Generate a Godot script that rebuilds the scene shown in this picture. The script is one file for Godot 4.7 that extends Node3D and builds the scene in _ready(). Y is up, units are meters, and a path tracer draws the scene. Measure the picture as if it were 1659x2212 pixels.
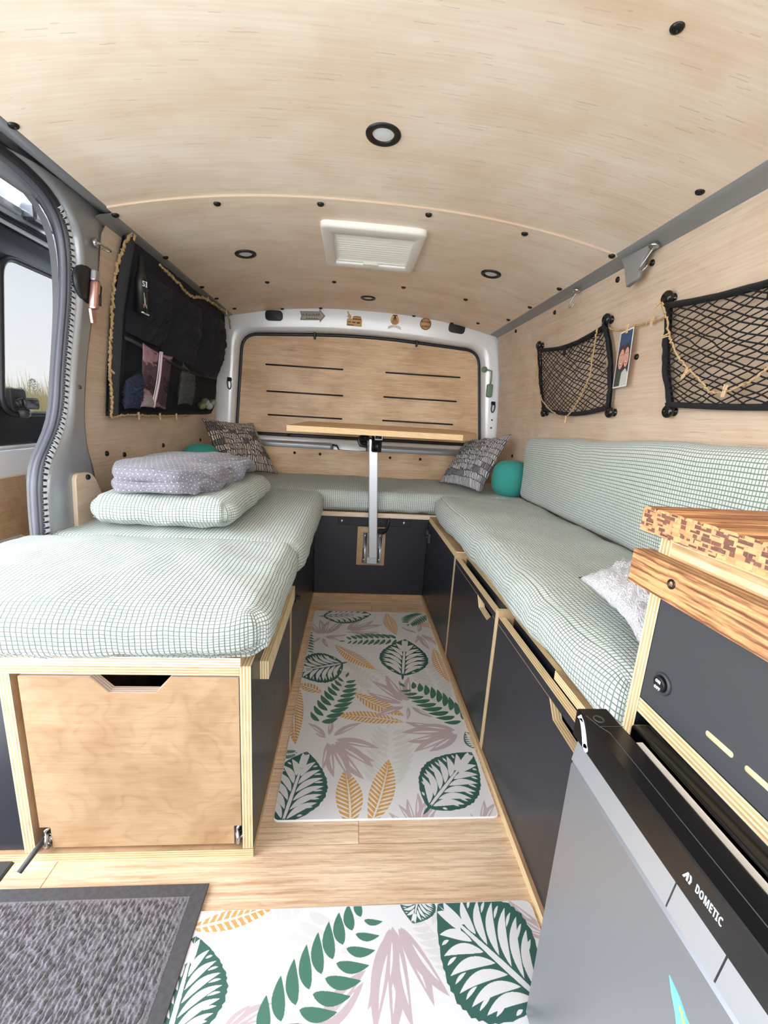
extends Node3D
# A camper van seen from the cab towards the tailgate. Metres, y up, the van's length runs along -z.

const CX := 0.036            # the van's centre line
var M := {}                  # materials
var used := {}               # names taken by top-level nodes
var rng := RandomNumberGenerator.new()


func _ready() -> void:
	rng.seed = 7
	# ---- camera, sky, light, exposure
	var cam := Camera3D.new()
	cam.name = "camera"
	add_child(cam)
	cam.position = Vector3(0, 0.83, 0)
	cam.rotation_degrees = Vector3(-12.4828, -4.7331, 3.3939)
	cam.fov = 101.315
	cam.near = 0.02
	cam.far = 2000.0
	cam.current = true
	var sky_mat := ProceduralSkyMaterial.new()
	sky_mat.sky_top_color = Color(0.86, 0.90, 0.95)
	sky_mat.sky_horizon_color = Color(0.95, 0.95, 0.945)
	sky_mat.ground_bottom_color = Color(0.42, 0.41, 0.40)
	sky_mat.ground_horizon_color = Color(0.62, 0.61, 0.60)
	sky_mat.sky_energy_multiplier = 1.0
	var sky := Sky.new()
	sky.sky_material = sky_mat
	var env := Environment.new()
	env.background_mode = Environment.BG_SKY
	env.sky = sky
	env.background_energy_multiplier = 1.0
	env.ambient_light_source = Environment.AMBIENT_SOURCE_SKY
	env.tonemap_mode = Environment.TONE_MAPPER_LINEAR
	env.tonemap_exposure = 10.8
	env.sdfgi_enabled = true
	env.ssao_enabled = true
	env.ssil_enabled = true
	var we := WorldEnvironment.new()
	we.name = "world_environment"
	we.environment = env
	add_child(we)
	make_materials()
	build_shell()
	build_floor()
	build_ceiling()
	build_side_walls()
	build_rear()
	build_door_side()
	build_outside()
	build_left_bench()
	build_rear_bench()
	build_right_bench()
	build_kitchen()
	build_fridge()
	build_table()
	build_cushions()
	build_soft_things()
	build_rugs()
	build_ceiling_fittings()
	build_organizer()
	build_right_wall_things()
	build_small_things()


# ------------------------------------------------------------------ nodes
func numbered(called: String) -> String:
	if not used.has(called):
		used[called] = 0
		return called
	used[called] += 1
	return "%s_%03d" % [called, used[called]]


func tag(o: Node3D, label: String, category: String, group := "", kind := "") -> Node3D:
	if label != "": o.set_meta("label", label)
	if category != "": o.set_meta("category", category)
	if group != "": o.set_meta("group", group)
	if kind != "": o.set_meta("kind", kind)
	return o


func thing(called: String, label: String, category: String, at := Vector3.ZERO, group := "") -> Node3D:
	var o := Node3D.new()
	o.name = numbered(called)
	add_child(o)
	o.position = at
	return tag(o, label, category, group)


func setting(called: String, at := Vector3.ZERO) -> Node3D:
	var o := Node3D.new()
	o.name = numbered(called)
	add_child(o)
	o.position = at
	o.set_meta("kind", "structure")
	return o


# world-space position of a node under the root
func origin_of(n: Node) -> Vector3:
	var p := Vector3.ZERO
	while n != self and n is Node3D:
		p += n.position
		n = n.get_parent()
	return p


# commits one or more (SurfaceTool, material) pairs, given in world coordinates, as ONE mesh whose origin is its base
func obj(called: String, parts: Array, parent: Node = self) -> MeshInstance3D:
	var lo := Vector3(1e9, 1e9, 1e9)
	var hi := -lo
	var all := []
	for p in parts:
		var st: SurfaceTool = p[0]
		st.generate_normals()
		var a: Array = st.commit_to_arrays()
		var v: PackedVector3Array = a[Mesh.ARRAY_VERTEX]
		for q in v:
			lo = lo.min(q)
			hi = hi.max(q)
		all.append(a)
	var c := Vector3((lo.x + hi.x) / 2, lo.y, (lo.z + hi.z) / 2)
	var am := ArrayMesh.new()
	for i in parts.size():
		var a: Array = all[i]
		var v: PackedVector3Array = a[Mesh.ARRAY_VERTEX]
		for k in v.size():
			v[k] -= c
		a[Mesh.ARRAY_VERTEX] = v
		am.add_surface_from_arrays(Mesh.PRIMITIVE_TRIANGLES, a)
		am.surface_set_material(i, parts[i][1])
	var o := MeshInstance3D.new()
	o.mesh = am
	o.cast_shadow = GeometryInstance3D.SHADOW_CASTING_SETTING_ON
	if parent == self:
		o.name = numbered(called)
		add_child(o)
	else:
		o.name = called
		parent.add_child(o, true)
	o.position = c - origin_of(parent)
	return o


func copy_of(o: Node3D, parent: Node, at: Vector3) -> Node3D:
	var c: Node3D = o.duplicate()
	if parent == self:
		c.name = numbered(String(o.name).rstrip("0123456789").trim_suffix("_"))
		add_child(c)
	else:
		parent.add_child(c, true)
	c.position = at - origin_of(parent)
	return c


# ------------------------------------------------------------------ shapes
func mb(smooth := true) -> SurfaceTool:
	var st := SurfaceTool.new()
	st.begin(Mesh.PRIMITIVE_TRIANGLES)
	st.set_smooth_group(0 if smooth else -1)
	return st


func vert(st: SurfaceTool, p: Vector3, uv: Vector2) -> void:
	st.set_uv(uv)
	st.add_vertex(p)


func tri(st: SurfaceTool, a: Vector3, b: Vector3, c: Vector3, ua := Vector2.ZERO, ub := Vector2.ZERO, uc := Vector2.ZERO) -> void:
	vert(st, a, ua)
	vert(st, b, ub)
	vert(st, c, uc)


func quad(st: SurfaceTool, a: Vector3, b: Vector3, c: Vector3, d: Vector3, ua := Vector2(0, 0), ub := Vector2(1, 0), uc := Vector2(1, 1), ud := Vector2(0, 1)) -> void:
	tri(st, a, b, c, ua, ub, uc)
	tri(st, a, c, d, ua, uc, ud)


# a grid of (nu+1) x (nv+1) points f(u, v), u and v in 0..1; uvs in metres through g
func grid(st: SurfaceTool, nu: int, nv: int, f: Callable, g: Callable, flip := false) -> void:
	var p := []
	var t := []
	for j in nv + 1:
		for i in nu + 1:
			var u := float(i) / nu
			var v := float(j) / nv
			p.append(f.call(u, v))
			t.append(g.call(u, v))
	for j in nv:
		for i in nu:
			var a := j * (nu + 1) + i
			var b := a + 1
			var c := b + nu + 1
			var d := a + nu + 1
			if flip:
				quad(st, p[a], p[d], p[c], p[b], t[a], t[d], t[c], t[b])
			else:
				quad(st, p[a], p[b], p[c], p[d], t[a], t[b], t[c], t[d])


# box faces: axis = 0 x, 1 y, 2 z; uv in metres with u along the longer in-plane axis ("grain"), v across
func face(st: SurfaceTool, lo: Vector3, hi: Vector3, axis: int, positive: bool, grain := -1, unit_v := false) -> void:
	var i := (axis + 1) % 3
	var j := (axis + 2) % 3
	var c := []
	var level := hi[axis] if positive else lo[axis]
	for k in [[0, 0], [1, 0], [1, 1], [0, 1]]:
		var p := Vector3.ZERO
		p[axis] = level
		p[i] = hi[i] if k[0] else lo[i]
		p[j] = hi[j] if k[1] else lo[j]
		c.append(p)
	var gi := i if (grain == i or (grain != j and hi[i] - lo[i] >= hi[j] - lo[j])) else j
	var gj := j if gi == i else i
	var uv := []
	for p in c:
		uv.append(Vector2(p[gi], (p[gj] - lo[gj]) / maxf(hi[gj] - lo[gj], 1e-6) if unit_v else p[gj]))
	if positive:
		quad(st, c[0], c[3], c[2], c[1], uv[0], uv[3], uv[2], uv[1])
	else:
		quad(st, c[0], c[1], c[2], c[3], uv[0], uv[1], uv[2], uv[3])


func box(st: SurfaceTool, lo: Vector3, hi: Vector3, grain := -1) -> void:
	for a in 3:
		face(st, lo, hi, a, true, grain)
		face(st, lo, hi, a, false, grain)


# chamfered box: 6 faces, 12 edges, 8 corners
func cbox(st: SurfaceTool, lo: Vector3, hi: Vector3, b: float) -> void:
	var c := (lo + hi) / 2
	var h := (hi - lo) / 2
	b = minf(b, minf(h.x, minf(h.y, h.z)) * 0.95)
	var sg := [-1.0, 1.0]
	for a in 3:
		var i := (a + 1) % 3
		var j := (a + 2) % 3
		for s in sg:
			var q := []
			for k in [[-1, -1], [1, -1], [1, 1], [-1, 1]]:
				var p := Vector3.ZERO
				p[a] = s * h[a]
				p[i] = k[0] * (h[i] - b)
				p[j] = k[1] * (h[j] - b)
				q.append(c + p)
			if s > 0: q.reverse()
			quad(st, q[0], q[1], q[2], q[3], Vector2(q[0][i], q[0][j]), Vector2(q[1][i], q[1][j]), Vector2(q[2][i], q[2][j]), Vector2(q[3][i], q[3][j]))
		for s in sg:
			for t in sg:
				var e := []
				for k in [[0, -1], [0, 1], [1, 1], [1, -1]]:
					var p := Vector3.ZERO
					p[i] = s * (h[i] - (b if k[0] else 0.0))
					p[j] = t * (h[j] - (0.0 if k[0] else b))
					p[a] = k[1] * (h[a] - b)
					e.append(c + p)
				if s * t > 0: e.reverse()
				quad(st, e[0], e[1], e[2], e[3])
	for x in sg:
		for y in sg:
			for z in sg:
				var p1 := c + Vector3(x * h.x, y * (h.y - b), z * (h.z - b))
				var p2 := c + Vector3(x * (h.x - b), y * h.y, z * (h.z - b))
				var p3 := c + Vector3(x * (h.x - b), y * (h.y - b), z * h.z)
				if x * y * z > 0: tri(st, p1, p3, p2)
				else: tri(st, p1, p2, p3)


# tube along points
func tube(st: SurfaceTool, pts: Array, r, sides := 8, caps := true, squash := 1.0) -> void:
	var n := pts.size()
	var rings := []
	var up := Vector3.UP
	var run := 0.0
	var lens := []
	for i in n:
		if i > 0: run += (pts[i] - pts[i - 1]).length()
		lens.append(run)
		var t: Vector3 = (pts[mini(i + 1, n - 1)] - pts[maxi(i - 1, 0)])
		t = t.normalized() if t.length() > 1e-9 else Vector3.RIGHT
		if absf(t.dot(up)) > 0.95: up = Vector3.RIGHT if absf(t.x) < 0.9 else Vector3.FORWARD
		var s := t.cross(up).normalized()
		up = s.cross(t).normalized()
		var rr: float = r[i] if r is Array else r
		var ring := []
		for k in sides:
			var a := TAU * k / sides
			ring.append(pts[i] + s * cos(a) * rr + up * sin(a) * rr * squash)
		rings.append(ring)
	for i in n - 1:
		for k in sides:
			var k2: int = (k + 1) % sides
			var u0 := float(k) / sides
			var u1 := float(k + 1) / sides
			quad(st, rings[i][k], rings[i + 1][k], rings[i + 1][k2], rings[i][k2], Vector2(lens[i], u0), Vector2(lens[i + 1], u0), Vector2(lens[i + 1], u1), Vector2(lens[i], u1))
	if caps:
		for k in sides:
			var k2: int = (k + 1) % sides
			tri(st, pts[0], rings[0][k], rings[0][k2])
			tri(st, pts[n - 1], rings[n - 1][k2], rings[n - 1][k])


# lathe: profile of (radius, height) along an axis from a point
func lathe(st: SurfaceTool, at: Vector3, axis: Vector3, prof: Array, sides := 24) -> void:
	axis = axis.normalized()
	var s := axis.cross(Vector3.UP if absf(axis.y) < 0.9 else Vector3.RIGHT).normalized()
	var t := s.cross(axis).normalized()
	for i in prof.size() - 1:
		for k in sides:
			var a := TAU * k / sides
			var b := TAU * (k + 1) / sides
			var da := s * cos(a) + t * sin(a)
			var db := s * cos(b) + t * sin(b)
			var p0: Vector2 = prof[i]
			var p1: Vector2 = prof[i + 1]
			var A := at + da * p0.x + axis * p0.y
			var B := at + db * p0.x + axis * p0.y
			var C := at + db * p1.x + axis * p1.y
			var D := at + da * p1.x + axis * p1.y
			if p0.x < 1e-6: tri(st, A, C, D)
			elif p1.x < 1e-6: tri(st, A, B, C)
			else: quad(st, A, B, C, D)


func ring2(poly: PackedVector2Array, off: float) -> PackedVector2Array:
	var n := poly.size()
	var area := 0.0
	for i in n:
		area += poly[i].cross(poly[(i + 1) % n])
	var sgn := 1.0 if area > 0 else -1.0
	var out := PackedVector2Array()
	for i in n:
		var a := (poly[i] - poly[(i - 1 + n) % n]).normalized()
		var b := (poly[(i + 1) % n] - poly[i]).normalized()
		var na := Vector2(a.y, -a.x) * sgn
		var nb := Vector2(b.y, -b.x) * sgn
		var m := (na + nb)
		m = m.normalized() / maxf(0.4, m.normalized().dot(na)) if m.length() > 1e-6 else na
		out.append(poly[i] + m * off)
	return out


# prism of a 2-D polygon: f maps (Vector2, depth) to 3-D; depth runs d0..d1; faces go to st, rims to se; bevel rounds the d0 side
func prism(st: SurfaceTool, se: SurfaceTool, poly: PackedVector2Array, d0: float, d1: float, f: Callable, bevel := 0.0, back := true) -> void:
	var idx := Geometry2D.triangulate_polygon(poly)
	var top := ring2(poly, -bevel) if bevel > 0 else poly
	for k in range(0, idx.size(), 3):
		var a := idx[k]
		var b := idx[k + 1]
		var c := idx[k + 2]
		tri(st, f.call(top[a], d0), f.call(top[b], d0), f.call(top[c], d0), top[a], top[b], top[c])
		if back: tri(st, f.call(poly[a], d1), f.call(poly[c], d1), f.call(poly[b], d1), poly[a], poly[c], poly[b])
	var n := poly.size()
	var run := 0.0
	var steps := 4 if bevel > 0 else 0
	for i in n:
		var j := (i + 1) % n
		var l := poly[i].distance_to(poly[j])
		var prev_i: Vector3 = f.call(top[i], d0)
		var prev_j: Vector3 = f.call(top[j], d0)
		for s in steps:
			var w := float(s + 1) / steps * PI / 2
			var dd := d0 + signf(d1 - d0) * bevel * (1 - cos(w))
			var ni: Vector3 = f.call(top[i].lerp(poly[i], sin(w)), dd)
			var nj: Vector3 = f.call(top[j].lerp(poly[j], sin(w)), dd)
			quad(se, prev_i, ni, nj, prev_j, Vector2(run, 0), Vector2(run, 0.05), Vector2(run + l, 0.05), Vector2(run + l, 0))
			prev_i = ni
			prev_j = nj
		quad(se, prev_i, f.call(poly[i], d1), f.call(poly[j], d1), prev_j, Vector2(run, 0), Vector2(run, 1), Vector2(run + l, 1), Vector2(run + l, 0))
		run += l


func rounded(corners: Array, radii: Array, steps := 6) -> PackedVector2Array:
	var out := PackedVector2Array()
	var n := corners.size()
	for i in n:
		var p: Vector2 = corners[i]
		var r: float = radii[i]
		if r <= 0:
			out.append(p)
			continue
		var a: Vector2 = (corners[(i - 1 + n) % n] - p).normalized()
		var b: Vector2 = (corners[(i + 1) % n] - p).normalized()
		for s in steps + 1:
			var t := float(s) / steps
			var q0 := p + a * r
			var q1 := p + b * r
			var m := p
			out.append(q0.lerp(m, t).lerp(m.lerp(q1, t), t))
	return out


# plywood board: big faces in one material, the four rims show the plies
func ply(called: String, parent: Node, lo: Vector3, hi: Vector3, mat: Material, grain := -1, thick := -1, edge: Material = null) -> MeshInstance3D:
	var d := hi - lo
	if thick < 0:
		thick = 0 if d.x <= d.y and d.x <= d.z else (1 if d.y <= d.z else 2)
	var st := mb(false)
	var se := mb(false)
	face(st, lo, hi, thick, true, grain)
	face(st, lo, hi, thick, false, grain)
	for a in 3:
		if a == thick: continue
		for s in [true, false]:
			rim(se, lo, hi, a, s, thick)
	return obj(called, [[st, mat], [se, edge if edge else M.ply_edge]], parent)


func rim(st: SurfaceTool, lo: Vector3, hi: Vector3, axis: int, positive: bool, thick: int) -> void:
	var l := 3 - axis - thick
	var c := []
	var uv := []
	for k in [[0, 0], [1, 0], [1, 1], [0, 1]]:
		var p := Vector3.ZERO
		p[axis] = hi[axis] if positive else lo[axis]
		p[l] = hi[l] if k[0] else lo[l]
		p[thick] = hi[thick] if k[1] else lo[thick]
		c.append(p)
		uv.append(Vector2(p[l], float(k[1])))
	var nrm: Vector3 = (c[2] - c[0]).cross(c[1] - c[0])
	var want := Vector3.ZERO
	want[axis] = 1.0 if positive else -1.0
	if nrm.dot(want) > 0:
		quad(st, c[0], c[1], c[2], c[3], uv[0], uv[1], uv[2], uv[3])
	else:
		quad(st, c[0], c[3], c[2], c[1], uv[0], uv[3], uv[2], uv[1])


# rounded soft box: sampled finely at its edges; move() shifts every point
func soft_box(st: SurfaceTool, lo: Vector3, hi: Vector3, r: float, n: int, move: Callable) -> void:
	var c := (lo + hi) / 2
	var h := (hi - lo) / 2
	r = minf(r, minf(h.x, minf(h.y, h.z)))
	var ax := []
	for a in 3:
		var l := []
		for k in 5: l.append(-h[a] + r * k / 5.0)
		var m := maxi(1, int(round(n * (h[a] - r) / maxf(h.x, maxf(h.y, h.z)))))
		for k in m + 1: l.append(lerpf(-h[a] + r, h[a] - r, float(k) / m))
		for k in 5: l.append(h[a] - r + r * (k + 1) / 5.0)
		ax.append(l)
	for a in 3:
		var i := (a + 1) % 3
		var j := (a + 2) % 3
		for s in [-1.0, 1.0]:
			var pts := []
			var uvs := []
			for q in ax[j]:
				for p in ax[i]:
					var v := Vector3.ZERO
					v[a] = s * h[a]
					v[i] = p
					v[j] = q
					var inner := v.clamp(-h + Vector3(r, r, r), h - Vector3(r, r, r))
					var pos: Vector3 = c + inner + (v - inner).normalized() * r
					pts.append(move.call(pos, v / h))
					var w := c + v
					if a == 1: uvs.append(Vector2(w.x, w.z))
					elif a == 2: uvs.append(Vector2(w.x, w.z + s * (hi.y - w.y)))
					else: uvs.append(Vector2(w.x + s * (hi.y - w.y), w.z))
			var ni: int = ax[i].size()
			for y in ax[j].size() - 1:
				for x in ni - 1:
					var k0: int = y * ni + x
					var k1: int = k0 + 1
					var k2: int = k1 + ni
					var k3: int = k0 + ni
					if s > 0: quad(st, pts[k0], pts[k3], pts[k2], pts[k1], uvs[k0], uvs[k3], uvs[k2], uvs[k1])
					else: quad(st, pts[k0], pts[k1], pts[k2], pts[k3], uvs[k0], uvs[k1], uvs[k2], uvs[k3])


func half_width(y: float) -> float:
	var ys := [0.0, 0.5, 0.9, 1.1, 1.25, 1.32, 1.5]
	var ws := [0.806, 0.806, 0.790, 0.775, 0.75, 0.735, 0.70]
	for k in 6:
		if y <= ys[k + 1]:
			return lerpf(ws[k], ws[k + 1], clampf((y - ys[k]) / (ys[k + 1] - ys[k]), 0, 1))
	return 0.70


# a point on a side wall: side -1 left, 1 right, off = distance in front of the wall
func on_wall(side: float, y: float, z: float, off := 0.0) -> Vector3:
	return Vector3(CX + side * (half_width(y) - off), y, z)


func ceil_y(x: float) -> float:
	return 1.392 - 0.072 * pow(absf(x - CX) / 0.693, 2.3)


func text(called: String, what: String, size: float, mat: Material, parent: Node, xf: Transform3D, depth := 0.0006, family := "Droid Sans", bold := true) -> MeshInstance3D:
	var t := TextMesh.new()
	var f := SystemFont.new()
	f.font_names = PackedStringArray([family])
	if bold: f.font_weight = 700
	t.font = f
	t.text = what
	t.font_size = 32
	t.pixel_size = size / 32.0
	t.depth = depth
	t.curve_step = 1.0
	t.material = mat
	var o := MeshInstance3D.new()
	o.mesh = t
	if parent == self:
		o.name = numbered(called)
		add_child(o)
	else:
		o.name = called
		parent.add_child(o, true)
	xf.origin -= origin_of(parent)
	o.transform = xf
	return o


# ------------------------------------------------------------------ materials
func std(albedo: Color, rough := 0.7, metal := 0.0) -> StandardMaterial3D:
	var m := StandardMaterial3D.new()
	m.albedo_color = albedo
	m.roughness = rough
	m.metallic = metal
	return m


func rgb8(r: int, g: int, b: int) -> Color:
	return Color(r / 255.0, g / 255.0, b / 255.0)


func noise_bytes(w: int, h: int, sw: int, sh: int, freq: float, sd: int, octaves := 3) -> PackedByteArray:
	var n := FastNoiseLite.new()
	n.seed = sd
	n.noise_type = FastNoiseLite.TYPE_SIMPLEX_SMOOTH
	n.frequency = freq
	n.fractal_octaves = octaves
	var im := n.get_seamless_image(sw, sh, false, false, 0.12, true)
	im.convert(Image.FORMAT_L8)
	im.resize(w, h, Image.INTERPOLATE_CUBIC)
	return im.get_data()


func tex(w: int, h: int, data: PackedByteArray) -> ImageTexture:
	return ImageTexture.create_from_image(Image.create_from_data(w, h, false, Image.FORMAT_RGB8, data))


# wood: grain along u. rings > 0 draws cathedral bands; streak = fine fibres; flecks = short dark pores
func wood(w: int, h: int, sd: int, light: Color, dark: Color, rings: float, warp: float, ring_k: float, streak_k: float, cloud_k: float, flecks: int, long_warp := 8) -> ImageTexture:
	var fine := noise_bytes(w, h, maxi(16, w / 24), h, 0.16, sd, 2)
	var mid := noise_bytes(w, h, maxi(16, w / 40), h / 2, 0.05, sd + 1, 3)
	var bend := noise_bytes(w, h, maxi(32, w / long_warp), h / 4, 0.02, sd + 2, 3)
	var cloud := noise_bytes(w, h, w / 8, h / 8, 0.03, sd + 3, 3)
	var out := PackedByteArray()
	out.resize(w * h * 3)
	var l := [light.r * 255, light.g * 255, light.b * 255]
	var d := [(dark.r - light.r) * 255, (dark.g - light.g) * 255, (dark.b - light.b) * 255]
	var sines := PackedFloat32Array()
	for k in 1024:
		var s := 0.5 + 0.5 * sin(TAU * k / 1024.0)
		sines.append(s * s * s)
	for y in h:
		var base := float(y) / h * rings * 1024.0
		for x in w:
			var i := y * w + x
			var t := streak_k * (fine[i] - 128) / 128.0 + 0.6 * streak_k * (mid[i] - 128) / 128.0 + cloud_k * (cloud[i] - 110) / 128.0
			if ring_k > 0.0:
				t += ring_k * sines[int(base + bend[i] * warp * 4.0) & 1023] * (0.55 + 0.9 * mid[i] / 255.0)
			t = clampf(t, -0.25, 1.0)
			var o := i * 3
			out[o] = clampi(int(l[0] + d[0] * t), 0, 255)
			out[o + 1] = clampi(int(l[1] + d[1] * t), 0, 255)
			out[o + 2] = clampi(int(l[2] + d[2] * t), 0, 255)
	var r := RandomNumberGenerator.new()
	r.seed = sd
	for k in flecks:
		var x0 := r.randi_range(0, w - 40)
		var y0 := r.randi_range(1, h - 2)
		var len_ := r.randi_range(4, 34)
		var f := r.randf_range(0.86, 0.96)
		for x in len_:
			var o := ((y0 + (1 if x > len_ / 2 and k % 3 == 0 else 0)) * w + x0 + x) * 3
			for c in 3: out[o + c] = int(out[o + c] * f)
	return tex(w, h, out)


func wood_mat(t: ImageTexture, su: float, sv: float, rough := 0.55) -> StandardMaterial3D:
	var m := std(Color.WHITE, rough)
	m.albedo_texture = t
	m.uv1_scale = Vector3(1.0 / su, 1.0 / sv, 1)
	return m


# plies seen from the edge: stripes across v (0..1), streaks along u
func ply_edge_tex(sd: int, a: Color, b: Color, n: int) -> ImageTexture:
	var w := 512
	var h := 96
	var nz := noise_bytes(w, h, 64, h, 0.1, sd, 2)
	var out := PackedByteArray()
	out.resize(w * h * 3)
	for y in h:
		var band := int(float(y) / h * n)
		var inside := fposmod(float(y) / h * n, 1.0)
		var t0 := 0.08 if band % 2 == 0 else 0.8
		if inside < 0.10: t0 = lerpf(0.5, t0, 0.3)
		for x in w:
			var t := clampf(t0 + (nz[y * w + x] - 128) / 128.0 * 0.35, 0, 1.2)
			var c := a.lerp(b, t)
			var o := (y * w + x) * 3
			out[o] = clampi(int(c.r * 255), 0, 255)
			out[o + 1] = clampi(int(c.g * 255), 0, 255)
			out[o + 2] = clampi(int(c.b * 255), 0, 255)
	return tex(w, h, out)


func make_materials() -> void:
	# --- wood
	M.ceil = wood_mat(wood(1024, 1024, 11, rgb8(248, 230, 208), rgb8(228, 196, 163), 7, 1.5, 0.16, 0.20, 0.34, 700, 4), 1.5, 1.3, 0.5)
	M.wall = wood_mat(wood(1024, 1024, 23, rgb8(214, 191, 168), rgb8(186, 154, 126), 9, 1.8, 0.16, 0.26, 0.30, 700, 4), 1.5, 1.3, 0.55)
	M.wall_left = M.wall
	M.okoume = wood_mat(wood(1024, 1024, 31, rgb8(220, 186, 148), rgb8(180, 138, 98), 10, 1.2, 0.12, 0.36, 0.36, 5200, 6), 1.1, 0.9, 0.45)
	M.birch = wood_mat(wood(1024, 1024, 47, rgb8(182, 147, 110), rgb8(150, 110, 73), 5, 3.2, 0.20, 0.20, 0.40, 260, 5), 0.62, 0.62, 0.5)
	M.oak_top = wood_mat(wood(1024, 512, 53, rgb8(226, 186, 136), rgb8(176, 126, 76), 14, 1.6, 0.30, 0.5, 0.2, 2600, 6), 0.9, 0.5, 0.5)
	var oak := []
	for k in 3:
		oak.append(wood_mat(wood(1024, 256, 61 + 9 * k, [rgb8(222, 192, 160), rgb8(216, 186, 154), rgb8(226, 198, 166)][k], rgb8(170, 128, 94), 11 + 2 * k, 0.55, 0.30, 0.30, 0.16, 1500, 2), 1.1, 0.1877, 0.5))
	M.oak = oak
	M.zebrano = wood_mat(wood(1024, 256, 83, rgb8(192, 143, 96), rgb8(112, 68, 42), 12, 0.35, 0.75, 0.6, 0.2, 1200, 2), 0.4, 0.1, 0.45)
	M.slat_dark = wood_mat(wood(512, 128, 91, rgb8(158, 104, 62), rgb8(84, 48, 28), 5, 1.5, 0.6, 0.5, 0.2, 300, 6), 0.5, 0.05, 0.4)
	M.slat_light = wood_mat(wood(512, 128, 97, rgb8(196, 140, 88), rgb8(120, 72, 42), 5, 1.5, 0.6, 0.5, 0.2, 300, 6), 0.5, 0.05, 0.4)
	M.ply_edge = std(Color.WHITE, 0.6)
	M.ply_edge.albedo_texture = ply_edge_tex(5, rgb8(230, 210, 168), rgb8(184, 148, 102), 7)
	M.ply_edge.uv1_scale = Vector3(3, 1, 1)
	M.ply_pale = std(Color.WHITE, 0.6)
	M.ply_pale.albedo_texture = ply_edge_tex(6, rgb8(240, 222, 202), rgb8(196, 164, 138), 7)
	M.ply_pale.uv1_scale = Vector3(3, 1, 1)
	M.ply_fine = std(Color.WHITE, 0.6)
	M.ply_fine.albedo_texture = ply_edge_tex(8, rgb8(244, 214, 168), rgb8(206, 160, 108), 11)
	M.ply_fine.uv1_scale = Vector3(3, 1, 1)
	# --- dark film-faced board
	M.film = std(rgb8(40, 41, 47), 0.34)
	M.film.roughness_texture = noise_tex(512, 0.02, 71, Color(0.85, 0.85, 0.85), Color(1, 1, 1))
	M.film.uv1_scale = Vector3(2, 2, 1)
	M.film_grey = std(rgb8(64, 65, 68), 0.6)
	M.film_grey.albedo_texture = noise_tex(512, 0.25, 72, Color(0.86, 0.86, 0.86), Color(1, 1, 1))
	M.film_grey.uv1_scale = Vector3(4, 4, 1)
	# --- metals, plastics, paint
	M.silver_paint = std(rgb8(150, 152, 155), 0.34, 0.35)
	M.silver_paint.clearcoat_enabled = true
	M.silver_paint.clearcoat = 0.5
	M.silver_paint.clearcoat_roughness = 0.15
	M.rail_paint = std(rgb8(150, 150, 150), 0.45, 0.2)
	M.lit_body_paint = std(rgb8(236, 237, 240), 0.3, 0.1)  # lighter copy of the silver body paint, its lit look put into the colour
	M.lit_body_paint.clearcoat_enabled = true
	M.lit_body_paint.clearcoat = 0.5
	M.lit_body_paint.clearcoat_roughness = 0.15
	M.alu = std(rgb8(215, 217, 220), 0.35, 0.6)
	M.steel = std(rgb8(190, 190, 192), 0.25, 0.95)
	M.black_plastic = std(rgb8(24, 24, 26), 0.42)
	M.black_gloss = std(rgb8(20, 18, 18), 0.22)
	M.rubber = std(rgb8(36, 36, 41), 0.42)
	M.seal_lip = std(rgb8(92, 92, 102), 0.35)  # lighter than the other rubber: its sheen is put into the grey
	M.rubber_light = std(rgb8(224, 228, 236), 0.45)
	M.screw = std(rgb8(26, 22, 20), 0.35, 0.2)
	M.white_plastic = std(rgb8(238, 234, 226), 0.45)
	M.diffuser = std(rgb8(226, 228, 230), 0.6)
	M.dark_grey = std(rgb8(58, 58, 60), 0.5)
	M.graphite = std(rgb8(138, 139, 142), 0.36, 0.55)
	M.graphite.roughness_texture = noise_tex(512, 0.02, 73, Color(0.8, 0.8, 0.8), Color(1, 1, 1))
	M.brushed = std(rgb8(176, 178, 182), 0.42, 0.7)
	M.white_print = std(rgb8(240, 240, 240), 0.5)
	M.grey_print = std(rgb8(190, 190, 190), 0.5)
	M.black_print = std(rgb8(26, 24, 24), 0.6)
	M.brown_print = std(rgb8(92, 58, 34), 0.7)
	M.sticker_wood = std(rgb8(214, 172, 122), 0.6)
	M.sticker_grey = std(rgb8(178, 172, 160), 0.6)
	M.twine = std(rgb8(190, 158, 114), 0.9)
	M.peg = std(rgb8(222, 190, 146), 0.7)
	# --- cloth
	M.waffle = waffle_mat(rgb8(208, 214, 205), rgb8(114, 127, 120))
	M.teal = cloth(rgb8(64, 168, 156), 0.95, 0.35)
	M.net = std(rgb8(20, 20, 22), 0.85)
	M.strap = cloth(rgb8(26, 27, 30), 0.9, 0.2)
	M.organizer = cloth(rgb8(24, 27, 40), 0.85, 0.25)
	M.organizer_edge = cloth(rgb8(66, 68, 76), 0.85, 0.2)
	M.silver_velvet = velvet(rgb8(226, 224, 226))
	M.blanket = blanket_mat()
	M.pillow = stroke_mat(0)
	M.pillow_b = stroke_mat(1)
	M.mesh_window = std(Color(0.05, 0.06, 0.09, 0.5), 0.9)
	M.mesh_window.transparency = BaseMaterial3D.TRANSPARENCY_ALPHA
	M.tinted_glass = std(Color(0.02, 0.02, 0.02, 0.68), 0.03)
	M.tinted_glass.transparency = BaseMaterial3D.TRANSPARENCY_ALPHA
	M.pleat = std(rgb8(240, 236, 226), 0.8)
	M.pleat.backlight_enabled = true
	M.pleat.backlight = Color(0.10, 0.10, 0.095)


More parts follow.
